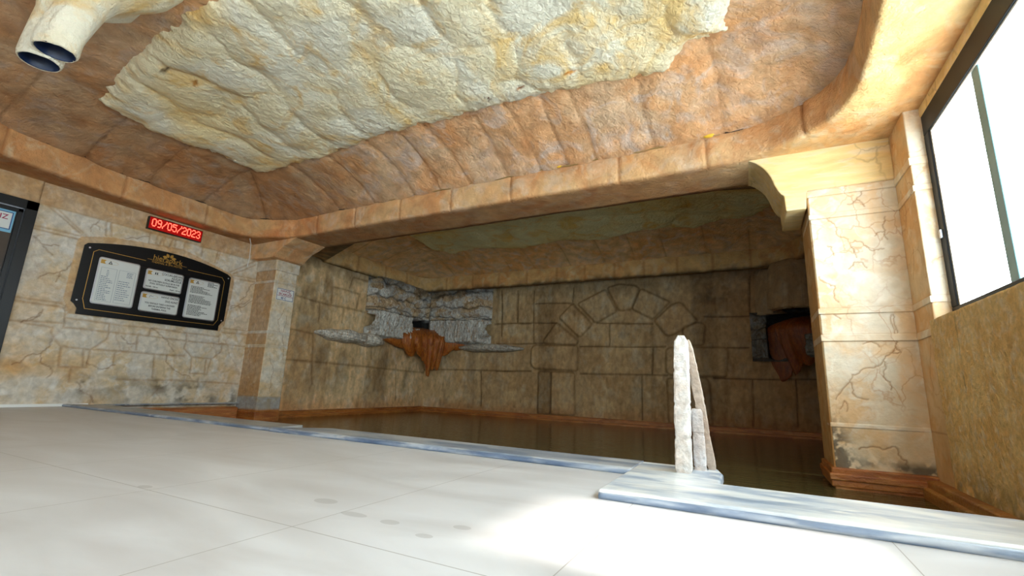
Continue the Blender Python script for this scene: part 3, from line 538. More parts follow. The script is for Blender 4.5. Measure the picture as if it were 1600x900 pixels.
# left pillar ----------------------------------------------------------------
plr, face = pillar('stone_pillar', 'stone pillar on the left wall carrying the small white temperature sign', XL, -6.6, YP, 4.95, 0, None, -.07, .115)
def basecol(A, Z, n, T):
    T = lerpc(sstep(.135, .10, Z+.03*(n-.5)), T, np.array((.58, .60, .66))*np.ones_like(T))
    return lerpc(sstep(-.05, -.09, Z+.02*(n-.5)), T, np.array((.62, .27, .08))*np.ones_like(T))
g1 = face(0, .48, [[(.3, 2.2), (.25, 1.95), (.28, 1.8)], [(.1, 1.7), (.2, 1.3), (.16, 1.0)], [(.38, 1.2), (.3, .8), (.35, .5)], [(.1, .8), (.2, .5), (.15, .2)]], 20)
def g1f(u, v): h, q, T = g1(u, v); return h, basecol(*q, T*np.array((.86, .66, .48)))  # front face darkened: its shade is painted into the tint
patch('shaft', (XL, YP, -.5), (1, 0, 0), (0, 0, 1), .48, 2.75, .009, g1f, M['travertine'], parent=plr, thick=.3)
g2 = face(0, .385, [[(.25, 1.5), (.15, 1.3), (.2, 1.1)], [(.3, 1.4), (.28, 1.0), (.33, .7)], [(.1, .7), (.2, .5), (.18, .2)]], 24)
def g2f(u, v): h, q, T = g2(u, v); return h, basecol(*q, T*np.array((1.12, 1.1, 1.06)))  # side face brightened: the light on it is painted into the tint
patch('shaft', (-6.6, YP, -.5), (0, 1, 0), (0, 0, 1), .385, 2.75, .009, g2f, M['travertine'], parent=plr, thick=.3)
for (a, b) in PB[:3]: box('band', (XL, YP-.008, a), (-6.592, 4.955, b), M['travertine'], plr, bev=.004)
box('capital', (XL, YP-.02, 2.075), (-6.575, 4.97, 2.26), M['travertine'], plr, bev=.01)
box('plinth', (XL, YP-.015, -.5), (-6.585, 4.96, -.10), M['orange'], plr, bev=.01)

def corbel(name, label, poly, y0, y1, mat):
    o = prism(name, poly, (0, y1, 0), (1, 0, 0), (0, 0, 1), y1-y0, mat, bev=.012); return tag(o, label, 'corbel')
def curve(p0, p1, p2, n=8): return [((1-t)**2*p0[0]+2*t*(1-t)*p1[0]+t*t*p2[0], (1-t)**2*p0[1]+2*t*(1-t)*p1[1]+t*t*p2[1]) for t in [i/n for i in range(n+1)]]
corbel('stone_corbel', 'yellow plaster corbel with a curved edge above the right pillar', [(XR, 2.14), (XR, 2.51)]+curve((.07, 2.51), (.20, 2.46), (.26, 2.30), 6)+curve((.26, 2.30), (.30, 2.14), (.345, 2.12), 4)[1:]+[(.35, 1.98), (.50, 1.98), (.515, 2.14)], 4.385, 4.97, M['yellow'])
corbel('stone_corbel', 'orange-brown sloping corbel above the left pillar', [(XL, 2.26), (XL, 2.51)]+curve((-6.02, 2.51), (-6.12, 2.45), (-6.3, 2.40), 5)+curve((-6.3, 2.40), (-6.42, 2.34), (-6.5, 2.25), 4)[1:]+[(-6.56, 2.24)], 4.42, 4.97, M['beam'])

# ================================================================== WINDOW
w1 = empty('window_1', (1.24, 1.5, .95), None, None, kind='structure')
FX0, FX1 = 1.205, 1.27
for (y0, y1, z0, z1, n_) in ((3.905, 4.0, 1.03, 2.275, 'frame'), (-2.4, 4.0, .9, 1.03, 'frame'), (-2.4, 4.0, 2.275, 2.46, 'frame'), (-2.4, -2.3, .9, 2.45, 'frame'), (1.86, 1.93, 1, 2.4, 'frame'), (1.16, 1.22, 1, 2.4, 'frame')):
    box(n_, (FX0, y0, z0), (FX1, y1, z1), M['frame'], w1, bev=.006)
box('inner_trim', (1.215, 3.885, 1.03), (1.24, 3.905, 2.275), M['white'], w1, bev=.002)
box('inner_trim', (1.215, 1.93, 2.262), (1.24, 3.905, 2.275), M['white'], w1, bev=.002)
box('sash_stile', (1.222, 3.145, 1.03), (1.25, 3.235, 2.36), M['teal'], w1, bev=.004)
box('pane', (1.25, 1.93, 1.0), (1.258, 3.93, 2.38), M['pane'], w1, bev=0)
box('pane', (1.25, -2.3, 1.0), (1.258, 1.16, 2.38), M['pane'], w1, bev=0)
box('latch', (1.19, 3.94, 1.5), (1.206, 3.965, 1.56), M['steel'], w1, bev=.003)

# ================================================================== POOL
nx = 2
raw('pool_water', [(XL+.01, 1.9, -.24), (XR-.02, 1.9, -.24), (XR-.02, YB-.03, -.24), (XL+.01, YB-.03, -.24)], [(0, 1, 2, 3)], M['water'], smooth=False)
tag(bpy.data.objects['pool_water'], 'murky brown thermal water filling the sunken pool', 'water', kind='stuff')
raw('trim_3', [(x, y, z) for z in (-.5, -.002) for (x, y) in ((XL, 2.54), (-.6, 2.54), (-.6, 2.0), (XR, 2.0), (XR, 2.30), (-.2, 2.30), (-.2, 2.69), (XL, 2.77))],
    [tuple(range(7, -1, -1)), tuple(range(8, 16))]+[(i, (i+1) % 8, 8+(i+1) % 8, 8+i) for i in range(8)], M['orange'], kind='structure', smooth=False)
def slab(name, poly, z0, z1, label, cat, group=None, tint=None):
    o = prism(name, poly, (0, 0, z0), (1, 0, 0), (0, 1, 0), z1-z0, M['marble'], bev=.012, tint=tint); o.modifiers['bevel'].segments = 4; return tag(o, label, cat, group)
def wavy(a, b, n, amp, seed):
    r = random.Random(seed); return [(a[0]+(b[0]-a[0])*i/n+(r.uniform(-amp, amp) if 0 < i < n else 0)*0, a[1]+(b[1]-a[1])*i/n+(r.uniform(-amp, amp) if 0 < i < n else 0)) for i in range(n)]
slab('coping_slab', wavy((XL, 2.52), (-3.4, 2.505), 8, .004, 1)+[(-3.402, 2.505), (-3.402, 2.80)]+wavy((-3.402, 2.80), (XL, 2.80), 8, .004, 2), -.01, .030, 'shade-tinted marble coping strip from the left wall to mid pool', 'coping', tint=(.42, .41, .40))  # dark tint paints the dimmer lighting at the left end into the marble
slab('coping_slab', wavy((-3.398, 2.505), (-.575, 2.50), 8, .004, 3)+[(-.575, 2.50), (-.575, 2.79)]+wavy((-.575, 2.79), (-3.398, 2.80), 8, .004, 4), -.01, .032, 'blue-white marble coping strip ending at the stepped slab', 'coping', tint=(.58, .60, .64))  # mid tint, next step of the lighting painted along the coping
slab('coping_slab', wavy((-.57, 1.885), (XR, 1.90), 10, .004, 5)+[(XR, 1.90), (XR, 2.32), (-.155, 2.325), (-.155, 2.60), (-.185, 2.74), (-.57, 2.74)], -.01, .036, 'wide L-shaped marble slab under the handrail posts, running right', 'coping')
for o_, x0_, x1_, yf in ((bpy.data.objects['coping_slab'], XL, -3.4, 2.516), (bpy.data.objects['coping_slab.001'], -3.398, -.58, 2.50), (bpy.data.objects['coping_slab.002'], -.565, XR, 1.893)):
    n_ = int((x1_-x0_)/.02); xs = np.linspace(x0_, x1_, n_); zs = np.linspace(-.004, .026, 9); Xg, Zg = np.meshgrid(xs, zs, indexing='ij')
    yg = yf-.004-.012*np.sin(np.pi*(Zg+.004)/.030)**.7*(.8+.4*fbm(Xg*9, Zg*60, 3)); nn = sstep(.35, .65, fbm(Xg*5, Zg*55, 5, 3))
    grid('shaded_edge', np.stack([Xg, yg, Zg], -1), M['marble'], o_, tint=lerpc(nn, np.array((.26, .33, .46))*np.ones(Xg.shape+(3,)), np.array((.62, .66, .74))*np.ones(Xg.shape+(3,))), back=(0, .01, 0))  # dark mottled strip paints the shade of the coping's front face
for p, lab in (((( XL, 2.8, .0), (-6.985, YP-.02, .02)), 'narrow grey stone ledge along the foot of the left wall'),):
    tag(box('stone_ledge', p[0], p[1], M['marble'], bev=.006, tint=(.5,.48,.46)), lab, 'ledge')
def ledge(name, lo, hi, kind='structure'):
    box(name, lo, hi, M['orange'], kind=kind, bev=.015, seg=3)
ledge('trim_4', (XL, 2.8, -.5), (-6.99, YP-.02, -.05)); ledge('trim_4', (XL, 4.98, -.5), (-6.97, YB, -.13)); ledge('trim_5', (XL, 8.98, -.5), (XR, YB+.1, -.135))
ledge_ = lambda n_, lo, hi: box(n_, lo, hi, M['orange'], kind='structure', bev=.015, seg=3, tint=(.9, 1.15, 1.25))
ledge_('trim_6', (1.035, 2.33, -.5), (XR+.05, 4.37, -.115)); ledge_('trim_6', (1.005, 2.33, -.5), (1.06, 4.36, -.165))
ledge('trim_4', (XL, 4.98, -.5), (-6.93, YB, -.19)); ledge('trim_5', (XL, 8.93, -.5), (XR, YB+.1, -.20))
box('baseboard_left', (XL, 1.89, 0), (-7.065, 2.74, .03), M['white'], kind='structure')

# ================================================================== FOAM
FH = [(-2.067, 3.33, .012, .035, (.25, .1, .05)), (-1.75, 3.34, .04, .018, (.45, .18, .06)), (-1.228, 3.305, .04, .022, (.95, .45, .08)), (-4.73, 1.856, .05, .02, (.12, .08, .05)), (-4.67, 2.09, .04, .03, (.62, .34, .12))]
def foam(name, label, poly, x0, x1, y0, y1, base, step, seed, tint, qx, qy, th=.09):
    x = np.arange(x0, x1, step); y = np.arange(y0, y1, step); X, Y = np.meshgrid(x, y, indexing='ij')
    j = .05*(fbm(X*4, Y*4, 5, seed)-.5)+.05*(fbm(X*14, Y*14, 3, seed)-.5); d = sdpoly(X, Y, poly)+j*1.6; Z = base(X, Y)
    wx = X+.8*(fbm(X*1.3, Y*1.3, 3, seed+1)-.5)+.12*Y; wy = Y+.8*(fbm(X*1.3, Y*1.3, 3, seed+2)-.5)-.1*X
    q = np.abs(np.sin(math.pi*wx/qx))**.6*np.abs(np.sin(math.pi*wy/qy))**.6; t = th*np.tanh(np.maximum(d+.01, -.05)/.06)*.6+.045*q*sstep(0, .2, d)+.04*fbm(X*2.5, Y*5, 5, seed+3)*sstep(-.02, .1, d)+.016*fbm(X*28, Y*28, 3, seed)-.012
    T = np.ones(X.shape+(3,))*np.array(tint); o_ = fbm(X*1.3, Y*1.3, 5, seed+6); T = lerpc(sstep(.52, .66, o_)*(.8-.5*q), T, T*np.array((.98, .84, .58)))
    T = lerpc(sstep(.35, .05, q)*.45*sstep(.40, .6, o_), T, T*np.array((.95, .78, .52)))
    for (hx, hy, rx, ry, cc) in FH:
        w = np.exp(-(((X-hx+.02*np.sin(Y*90))/rx)**2+((Y-hy)/ry)**2)**2); T = lerpc(np.clip(w*1.2, 0, .95), T, np.array(cc)*np.ones_like(T)); t = t-.012*w
    o = grid(name, np.stack([X, Y, Z-t], -1), M['foam'], tint=T, flip=True, mask=(d > -.045)[:-1, :-1]); return tag(o, label, 'foam')
FP = [(.03, 3.1), (-.005, 3.37), (-.3, 3.42), (-.5, 3.64), (-.9, 3.60), (-1.72, 3.52), (-2.6, 3.52), (-3.5, 3.50), (-4.6, 3.56), (-5.82, 3.56), (-5.8, 2.9), (-5.92, 2.3), (-5.78, 1.75), (-4.6, 1.66), (-3.3, 1.60), (-2.9, 1.2), (-2.5, .2), (-2.2, -.8), (0, -1.0), (.04, 1.5)]
foam('spray_foam', 'large lumpy cream foam patch covering the middle of the main ceiling', FP, -6.1, .2, -1.1, 3.8, lambda X, Y: ceil_z(X, Y, RIMc, 2.80, .55, .9)[0], .02, 3, (1, 1, 1), .62, .95)
FA = [(-6.2, 4.9), (-5.7, 6.4), (-5.85, 7.5), (-5.5, 7.85), (-4.8, 7.70), (-3.9, 7.95), (-3.0, 7.8), (-2.2, 7.95), (-1.5, 7.75), (-.7, 7.85), (.15, 7.6), (.5, 6.9), (.5, 4.9)]
foam('spray_foam', 'olive-tinted foam patch on the low ceiling above the pool', FA, -6.4, .7, 4.9, 8.2, lambda X, Y: ceil_z(X, Y, ARIM, 2.9, .42, .9)[0], .026, 33, (.86, .86, .62), .6, .9)

# ================================================================== CEILING DUCTS wrapped in foam
def lathe(name, c, prof, mat, parent, n=40, noise=0, seed=0, sq=1.):
    a = np.linspace(0, 2*math.pi, n, endpoint=False); P = np.zeros((n, len(prof), 3))
    for j, (r, z, ox, oy) in enumerate(prof):
        rr = r*(1+noise*(fbm(a*0+3+np.cos(a)*1.7, np.sin(a)*1.7+z*4, 4, seed)-.5)*2); P[:, j] = np.stack([c[0]+ox+rr*np.cos(a), c[1]+oy+rr*np.sin(a)*sq, np.full(n, c[2]+z)], 1)
    return grid(name, P, mat, parent, closeu=True)
def duct(c, lab, lean, top, seed):
    t = empty('ceiling_duct', c, lab, 'duct', 'foam-wrapped ceiling ducts')
    z0 = c[2]; pr_ = [(r, z, lean[0]*max(0, z-.1), lean[1]*max(0, z-.1)) for r, z in ((.100, .0), (.106, -.006), (.113, .004), (.118, .03), (.118, .12), (.120, .25), (.125, .38), (.15, .46), (.20, .53), (.28, .60), (.36, .68), (.40, .80))]
    o = lathe('foam_jacket', c, pr_, M['foam'], t, 72, .11, seed)
    lathe('duct_liner', c, [(.104, 0, 0, 0), (.100, -.004, 0, 0), (.096, 0, 0, 0), (.094, .25, lean[0]*.15, lean[1]*.15), (.094, .45, lean[0]*.35, lean[1]*.35), (.001, .46, lean[0]*.35, lean[1]*.35)], M['duct'], t, 40)
duct((-4.02, .965, 2.50), 'foam-wrapped duct with dark blue round mouth, nearer the ceiling patch', (.22, .22), 3.2, 1)
duct((-4.235, .955, 2.485), 'foam-wrapped duct with dark blue round mouth, lower at the picture edge', (.10, .12), 3.2, 5)

# ================================================================== CABLES
def rimpt(i0, i1, z, ins):
    P = RIMS; c = P.mean(0); out = []
    for i in range(i0, i1): p = P[i % len(P)]; t = P[(i+1) % len(P)]-P[i-1]; n = np.array((-t[1], t[0]))/np.hypot(*t); n = n if n@(c-p) > 0 else -n; q = p+n*ins; out.append((q[0], q[1], z+.008*math.sin(i*.31)+.004*math.sin(i*1.1)))
    return out
near = lambda x, y: int(np.argmin(np.hypot(RIMS[:, 0]-x, RIMS[:, 1]-y)))
a_, b_, c_, d_, e_ = near(.755, 2.2), near(-.12, 4.38), near(-4.6, 4.39), near(-6.12, 4.4), near(-6.5, 1.2)
tag(tube('cable', rimpt(b_, c_, 2.806, .012), .007, M['cable'], n=6), 'yellowish cable tucked along the rim above the pool beam', 'cable')
tag(tube('cable', rimpt(a_, b_, 2.808, .008), .007, M['darkcable'], n=6), 'dark cable following the curved rim at the right ceiling corner', 'cable')
tag(tube('cable', rimpt(c_, e_+20, 2.808, .010), .007, M['darkcable'], n=6), 'dark cable along the rim over the left wall', 'cable')
tag(tube('cable', [(-6.75, 4.12, 2.82), (-6.765, 4.13, 2.72), (-6.77, 4.16, 2.6), (-6.78, 4.18, 2.49), (-6.93, 4.30, 2.46), (-7.03, 4.37, 2.36), (-7.04, 4.38, 2.25), (-7.045, 4.37, 2.12)], .006, M['white'], n=6), 'thin white cable hanging down beside the left pillar', 'cable')
raw('foam_bead', [], [], M['yellowfoam']); bpy.data.objects.remove(bpy.data.objects['foam_bead'])
for (x, y, s, lab) in ((-.22, 4.34, .035, 'small bright yellow foam bead in the rim crack at right'), (-1.75, 4.375, .022, 'tiny yellow foam bead in the rim crack above mid beam')):
    P = np.zeros((14, 8, 3)); 
    for i in range(14):
        for j in range(8):
            a = 2*math.pi*i/14; b = math.pi*(j+.02)/7.04; r = 1+.25*math.sin(3*a+j); P[i, j] = (x+s*r*1.3*math.sin(b)*math.cos(a), y+s*.5*math.sin(b)*math.sin(a), 2.806+s*.7*math.cos(b))
    tag(grid('foam_bead', P, M['yellowfoam'], closeu=True), lab, 'foam bead')

# ================================================================== ROCK WATERFALLS
def corner_xyz(c, sx, s, r, z):
    """s<0 along the side wall (distance from the corner), s>0 along the back wall; r = stand-off"""
    x = np.where(s < 0, r, s+0*r); y = np.where(s < 0, -s+0*r, r); k = np.clip(1-np.abs(s)/.35, 0, 1); x = np.maximum(x, r*.999); y = np.maximum(y, r*.999)
    return np.stack([c[0]+sx*(x+.18*k*k), c[1]-(y+.18*k*k), z], -1)
def rock_panel(name, c, sx, s0, s1, z0, z1, parent, seed, dark=1., spout=None, outline=None, step=.014):
    s = np.arange(s0, s1+step, step); z = np.arange(z0, z1+step, step); S, Z = np.meshgrid(s, z, indexing='ij'); e = np.minimum(S-s0-.22*(Z-z0)*0-.20*(1-np.clip((Z-z0)/.6, 0, 1))*0-.16*sstep(.4, .9, (Z-z0)/(z1-z0)), s1-S-.22*sstep(.4, .9, (Z-z0)/(z1-z0)))
    zz = Z-z0; H_ = z1-z0; lt = sstep(.44, .42, zz/H_+.05*(fbm(S*2, Z*0, 3, seed)-.5)) # lower tier
    lob = np.abs(np.sin(math.pi*(S+.12*fbm(S*3, Z*2, 3, seed))/.27)); drip = np.abs(np.sin(math.pi*(S+.05*fbm(S*5, Z*3, 3, seed+1))/.065))
    h = .05+.20*lt*(.35+.65*lob**.6)+.045*drip*lt+.16*(fbm(S*2.5, Z*5, 5, seed)-.3)+.10*np.abs(np.sin(Z*13+5*fbm(S*2.2, Z*2, 4, seed+2)))**.5*(1-lt)+.03*fbm(S*14, Z*20, 4, seed)
    h *= sstep(-.01, .10, e+.30*(fbm(S*0+seed, Z*7, 4)-.55))**.6; h *= 1-.75*sstep(.06, 0, zz); h = np.maximum(h, .0)+.035
    T = np.ones(S.shape+(3,))*np.array((.95, .95, .95)); T = lerpc((1-lt)*sstep(.45, .65, fbm(S*4, Z*7, 5, seed+4)), T, T*np.array((.95, .74, .5)))
    T = lerpc(sstep(.75, 1.0, zz/H_+.3*(fbm(S*5, Z*5, 4, seed)-.5))*.85, T, T*.22); T = lerpc(sstep(.3, .05, drip)*.35*lt, T, T*.5); T = lerpc((1-lt)*sstep(.35, .05, np.abs(np.sin(Z*13+5*fbm(S*2.2, Z*2, 4, seed+2))))*.8, T, T*.25)
    crack = np.exp(-((zz/H_-.44-.03*(fbm(S*3, Z*0, 3)-.5))/.012)**2); h -= .06*crack; T = lerpc(crack*.9, T, T*.12)
    if spout:
        m = sstep(0, .04, S-spout[0])*sstep(0, .04, spout[1]-S)*sstep(0, .03, Z-spout[2]+.02*np.sin(S*20))*sstep(0, .03, spout[3]-Z+.02*np.sin(S*13)); h = h*(1-m)+.035*m; T = lerpc(m, T, T*.03)  # spout mouth blackened: its inner darkness is painted into the tint
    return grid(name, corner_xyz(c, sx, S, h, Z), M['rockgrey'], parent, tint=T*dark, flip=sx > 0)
def fan(name, c, sx, parent, R0, R1, Rm, z_top, z_brim, L, seed, mat, tint=(1, 1, 1), lob=9, k0=.22):
    """apron that flares out of the corner, then hangs as pointed lobes of length L(phi)"""
    n, m = 150, 46; ph = np.linspace(0, 1, n); Rb = np.interp(ph, [0, .10, .38, .5, .62, .8, 1], [R0, R0*.72, Rm*1.02, Rm, Rm*1.02, R1*.6, R1]); P = np.zeros((n, m, 3)); T = np.ones((n, m, 3))*np.array(tint)
    fl = np.abs(np.sin(math.pi*ph*lob+seed+1.5*fbm(ph*4, ph*0, 3, seed))); Lp = np.interp(ph, [q[0] for q in L], [q[1] for q in L])*(.75+.35*fl)
    for j in range(m):
        t = j/(m-1)
        if t < .45: q = t/.45; r = Rb*(k0+(1-k0)*math.sin(q*math.pi/2)); z = z_top+(z_brim-z_top)*q**1.8+0*ph
        else: q = (t-.45)/.55; r = Rb*(1+.05*math.sin(q*math.pi)-.12*q)*(1-.30*q*np.clip(Lp, 0, .6)); z = z_brim-Lp*q
        r = r+.05*(fl-.5)*min(1, t*3)+.025*(fbm(ph*30, ph*0+t*3, 4, seed)-.5)+.012*np.abs(np.sin(ph*160+3*t))
        a = ph*math.pi/2; r = np.maximum(r, .03); P[:, j] = np.stack([c[0]+sx*r*np.sin(a), c[1]-r*np.cos(a), z], 1)
        T[:, j] *= (.85+.3*(fbm(ph*12, ph*0+t*5, 4, seed+2)))[:, None]
    o = grid(name, P, mat, parent, tint=T); s = o.modifiers.new('solidify', 'SOLIDIFY'); s.thickness = .03; s.offset = -1; return o
def shelf(name, c, sx, s0, s1, z, dep, hgt, parent, seed, dark=1.):
    n, m = 120, 40; u = np.linspace(0, 1, n); a = np.linspace(-math.pi/2, math.pi/2, m); U_, A = np.meshgrid(u, a, indexing='ij'); S = s0+(s1-s0)*U_
    prof = np.clip(np.sin(math.pi*np.clip(U_, 0, 1)), 0, 1)**.45*(.75+.5*fbm(U_*4, A*0, 3, seed)); r = dep*prof*np.maximum(np.cos(A), 0)**.6+.03*fbm(U_*14, A*4, 4, seed)*prof+.02*np.abs(np.sin(A*9+U_*5))*prof*np.cos(A)
    Z = z+hgt*prof*np.sin(A)*(1+.5*(fbm(U_*6, A, 3, seed)-.5))-.03*U_; T = np.ones(S.shape+(3,))*dark*np.array((1., .97, .92)); T = lerpc(sstep(.45, .6, fbm(U_*30, A*3, 4, seed))*.5, T, T*.45)
    x = r; return grid(name, np.stack([c[0]+sx*(np.where(S < 0, x-.01, np.abs(S))), c[1]-np.where(S < 0, -S, x-.01), Z], -1), M['rockgrey'], parent, tint=T, flip=sx > 0)
cL = (XL, YB)
wf = empty('rock_waterfall', (XL+.3, YB-.3, 1.2), 'grey travertine rock fountain with orange mineral curtain in the lit left corner', 'waterfall')
rock_panel('rock_face', cL, 1, -2.12, 1.86, 1.30, 2.60, wf, 2, spout=(-.95, .22, 1.60, 1.86))
shelf('rock_shelf', cL, 1, -3.30, -1.50, 1.25, .34, .13, wf, 3, 1.15); shelf('rock_shelf', cL, 1, 1.0, 2.70, 1.24, .32, .085, wf, 8, .9)
fan('mineral_curtain', cL, 1, wf, 1.75, 1.30, .78, 1.66, 1.36, [(0, .06), (.08, .16), (.16, .30), (.22, .36), (.28, .22), (.36, .46), (.42, .40), (.46, .62), (.53, .74), (.60, .60), (.68, .56), (.76, .60), (.80, .34), (.88, .22), (1, .10)], 2, M['curtain'])
cR = (XR, YB)
wr = empty('rock_waterfall', (XR-.3, YB-.3, 1.0), 'shade-tinted rock fountain with rusty stone tongues in the shadowed right corner', 'waterfall')  # parts below carry the corner's shade in their darker tints
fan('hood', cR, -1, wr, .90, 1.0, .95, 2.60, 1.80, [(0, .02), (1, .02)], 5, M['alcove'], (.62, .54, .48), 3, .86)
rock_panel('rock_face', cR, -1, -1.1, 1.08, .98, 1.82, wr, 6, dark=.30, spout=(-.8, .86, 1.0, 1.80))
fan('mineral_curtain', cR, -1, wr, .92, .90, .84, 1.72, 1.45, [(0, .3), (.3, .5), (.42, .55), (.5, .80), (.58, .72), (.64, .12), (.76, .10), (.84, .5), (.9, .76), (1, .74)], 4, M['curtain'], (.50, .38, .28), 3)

# ================================================================== HANDRAIL on the slab
hr = empty('handrail_post', (-.33, 2.5, .036), 'rough whitewashed concrete handrail standing on the marble slab', 'handrail')
def rough_bar(name, path, wx, wy, parent, seed, top_round=.0, tint=(1, 1, 1)):
    """square bar with eroded faces along path [(x,y,z,scale)]"""
    n = 90; m = 48; t = np.linspace(0, 1, n); Pp = np.array(path); k = np.linspace(0, 1, len(path)); C_ = np.stack([np.interp(t, k, Pp[:, i]) for i in range(4)], 1)
    a = np.linspace(0, 2*math.pi, m, endpoint=False); P = np.zeros((m, n+1, 3)); ca, sa = np.cos(a), np.sin(a); e = .28
    bx = np.sign(ca)*np.abs(ca)**e; by = np.sign(sa)*np.abs(sa)**e
    for i in range(n):
        tt = t[i]; f = C_[i, 3]*(1-top_round*max(0, (tt-.93)/.07)**2); z = C_[i, 2]
        g = 1+.26*(fbm(a*0+ca*1.5+seed, sa*1.5+z*9, 4, seed)-.5)+.16*(fbm(ca*6+z*30, sa*6+z*40, 3, seed)-.5)-.09*(abs(math.sin(z*19+seed)) > .985)
        P[:, i] = np.stack([C_[i, 0]+bx*wx/2*f*g, C_[i, 1]+by*wy/2*f*g, z+.004*fbm(ca*5, sa*5, 3)], 1)
    P[:, n] = np.array([C_[-1, 0], C_[-1, 1], C_[-1, 2]+.004]); return grid(name, P, M['post'], parent, closeu=True, tint=np.ones(P.shape)*np.array(tint))
rough_bar('front_post', [(-.328, 2.53, .03, 1.06), (-.326, 2.535, .25, 1.0), (-.322, 2.54, .5, .98), (-.318, 2.54, .705, .86)], .074, .075, hr, 1, .5)
rough_bar('middle_post', [(-.262, 2.66, .03, 1), (-.264, 2.66, .2, 1.0), (-.266, 2.65, .335, .95)], .058, .06, hr, 7, .2, (.93, .93, .97))
rough_bar('slanted_rail', [(-.212, 2.715, .03, .85), (-.232, 2.69, .18, .9), (-.25, 2.655, .35, 1.), (-.272, 2.61, .52, 1.), (-.295, 2.56, .685, .9)], .045, .06, hr, 4, .3, (.74, .64, .56))

# ================================================================== WALL BOARD
def P_(poly, x=0): return poly
BX = XL+.035
bd = empty('notice_board', (BX, 3.25, 1.05), 'black arched pool rules board with gold lettering and four framed white notices', 'notice board')
arch = curve((2.385, 1.922), (3.25, 2.16), (4.085, 1.928), 16)
outl = [(2.419, 1.062)]+[(2.419-.0+.0, 1.062)]*0+[(2.42, 1.13), (2.385, 1.18), (2.352, 1.205), (2.358, 1.89)]+arch+[(4.145, 1.89), (4.145, 1.215), (4.115, 1.19), (4.08, 1.13), (4.081, 1.062)]
prism('panel', [(a, b) for a, b in outl], (BX-.01, 0, 0), (0, 1, 0), (0, 0, 1), .016, M['black'], bd, bev=.003)
FXX = BX+.007
def stroke(name, pts, w, mat, parent, x=FXX, closed=False, d=.0015):
    V = []; F = []; n = len(pts); seq = range(n if closed else n-1)
    for i in seq:
        a = Vector(pts[i]); b = Vector(pts[(i+1) % n]); t = (b-a).normalized()*w/2; q = Vector((-t.y, t.x)); k = len(V)
        for p in (a-t-q, b+t-q, b+t+q, a-t+q): V.append((x, p.x, p.y))
        for p in (a-t-q, b+t-q, b+t+q, a-t+q): V.append((x+d, p.x, p.y))
        F += [(k+4, k+5, k+6, k+7), (k, k+1, k+5, k+4), (k+1, k+2, k+6, k+5), (k+2, k+3, k+7, k+6), (k+3, k, k+4, k+7)]
    return raw(name, V, F, mat, parent, smooth=False)
stroke('gold_line', [(3.00, 1.862), (2.50, 1.868), (2.455, 1.83), (2.452, 1.25), (2.49, 1.135), (3.25, 1.128), (4.0, 1.135), (4.05, 1.22), (4.055, 1.80), (4.01, 1.858), (3.53, 1.862)], .006, M['gold'], bd)
yv, zv = (0, 1, 0), (0, 0, 1)
text('logo_text', 'hierapark', .10, (FXX, 3.26, 1.900), yv, zv, M['gold'], bd, 'CENTER', sx=.95)
stroke('gold_line', [(3.02, 1.893), (3.30, 1.893)], .004, M['gold'], bd); stroke('gold_line', [(3.35, 1.893), (3.50, 1.893)], .004, M['gold'], bd)
text('logo_text', 'THERMAL & SPA HOTEL', .036, (FXX, 3.26, 1.856), yv, zv, M['gold'], bd, 'CENTER')
for (dy, dz, rot) in ((-.02, 0, 118), (.02, 0, 62), (-.05, -.02, 165), (.05, -.02, 15)):
    lf = [(math.cos(math.radians(rot))*a-math.sin(math.radians(rot))*b, math.sin(math.radians(rot))*a+math.cos(math.radians(rot))*b) for a, b in [(.06*t, .019*math.sin(math.pi*t)) for t in [i/6 for i in range(7)]]+[(.06*t, -.019*math.sin(math.pi*t)) for t in [i/6 for i in range(5, 0, -1)]]]
    prism('logo_leaf', [(3.27+dy*.5+a, 1.965+dz*.4+b) for a, b in lf], (FXX-.001, 0, 0), yv, zv, .003, M['gold'], bd)
def notice(y0, z0, y1, z1, lines, cols=1, seed=0):
    f = prism('notice', rrect(y0, z0, y1, z1, .03), (FXX-.002, 0, 0), yv, zv, .010, M['steel'], bd, bev=.002)
    prism('sheet', rrect(y0+.014, z0+.014, y1-.014, z1-.014, .022), (FXX+.004, 0, 0), yv, zv, .006, M['paper'], f)
    x = FXX+.0105; r = random.Random(seed); zt = z1-.055
    prism('badge', [(y0+.018, zt-.025), (y0+.07, zt-.025), (y0+.055, zt+.0), (y0+.07, zt+.025), (y0+.018, zt+.025)], (x-.002, 0, 0), yv, zv, .003, M['gold'], f)
    stroke('badge', [(y0+.11+.085*math.cos(a), zt+.024*math.sin(a)) for a in [2*math.pi*i/20 for i in range(20)]], .002, M['gold'], f, x, True)
    if seed in (1, 4): stroke('pictogram', [(y0+.10, zt-.014), (y0+.116, zt+.014), (y0+.132, zt-.014)], .007, M['ink'], f, x, True)
    elif seed == 2:
        for q in (0, .022): prism('pictogram', [(y0+.10+q, zt-.013), (y0+.118+q, zt-.013), (y0+.114+q, zt+.004), (y0+.116+q, zt+.012), (y0+.109+q, zt+.017), (y0+.102+q, zt+.012), (y0+.104+q, zt+.004)], (x-.001, 0, 0), yv, zv, .002, M['ink'], f)
    else: stroke('pictogram', [(y0+.10, zt-.012), (y0+.10, zt+.008), (y0+.113, zt+.012), (y0+.125, zt+.004), (y0+.14, zt+.004)], .004, M['ink'], f, x)
    for (s, sz, yy, zz, al) in lines: text('notice_text', s, sz, (x, yy, zz), yv, zv, M['ink'], f, al, bold=.0005, sx=.8)
    return f, x, r
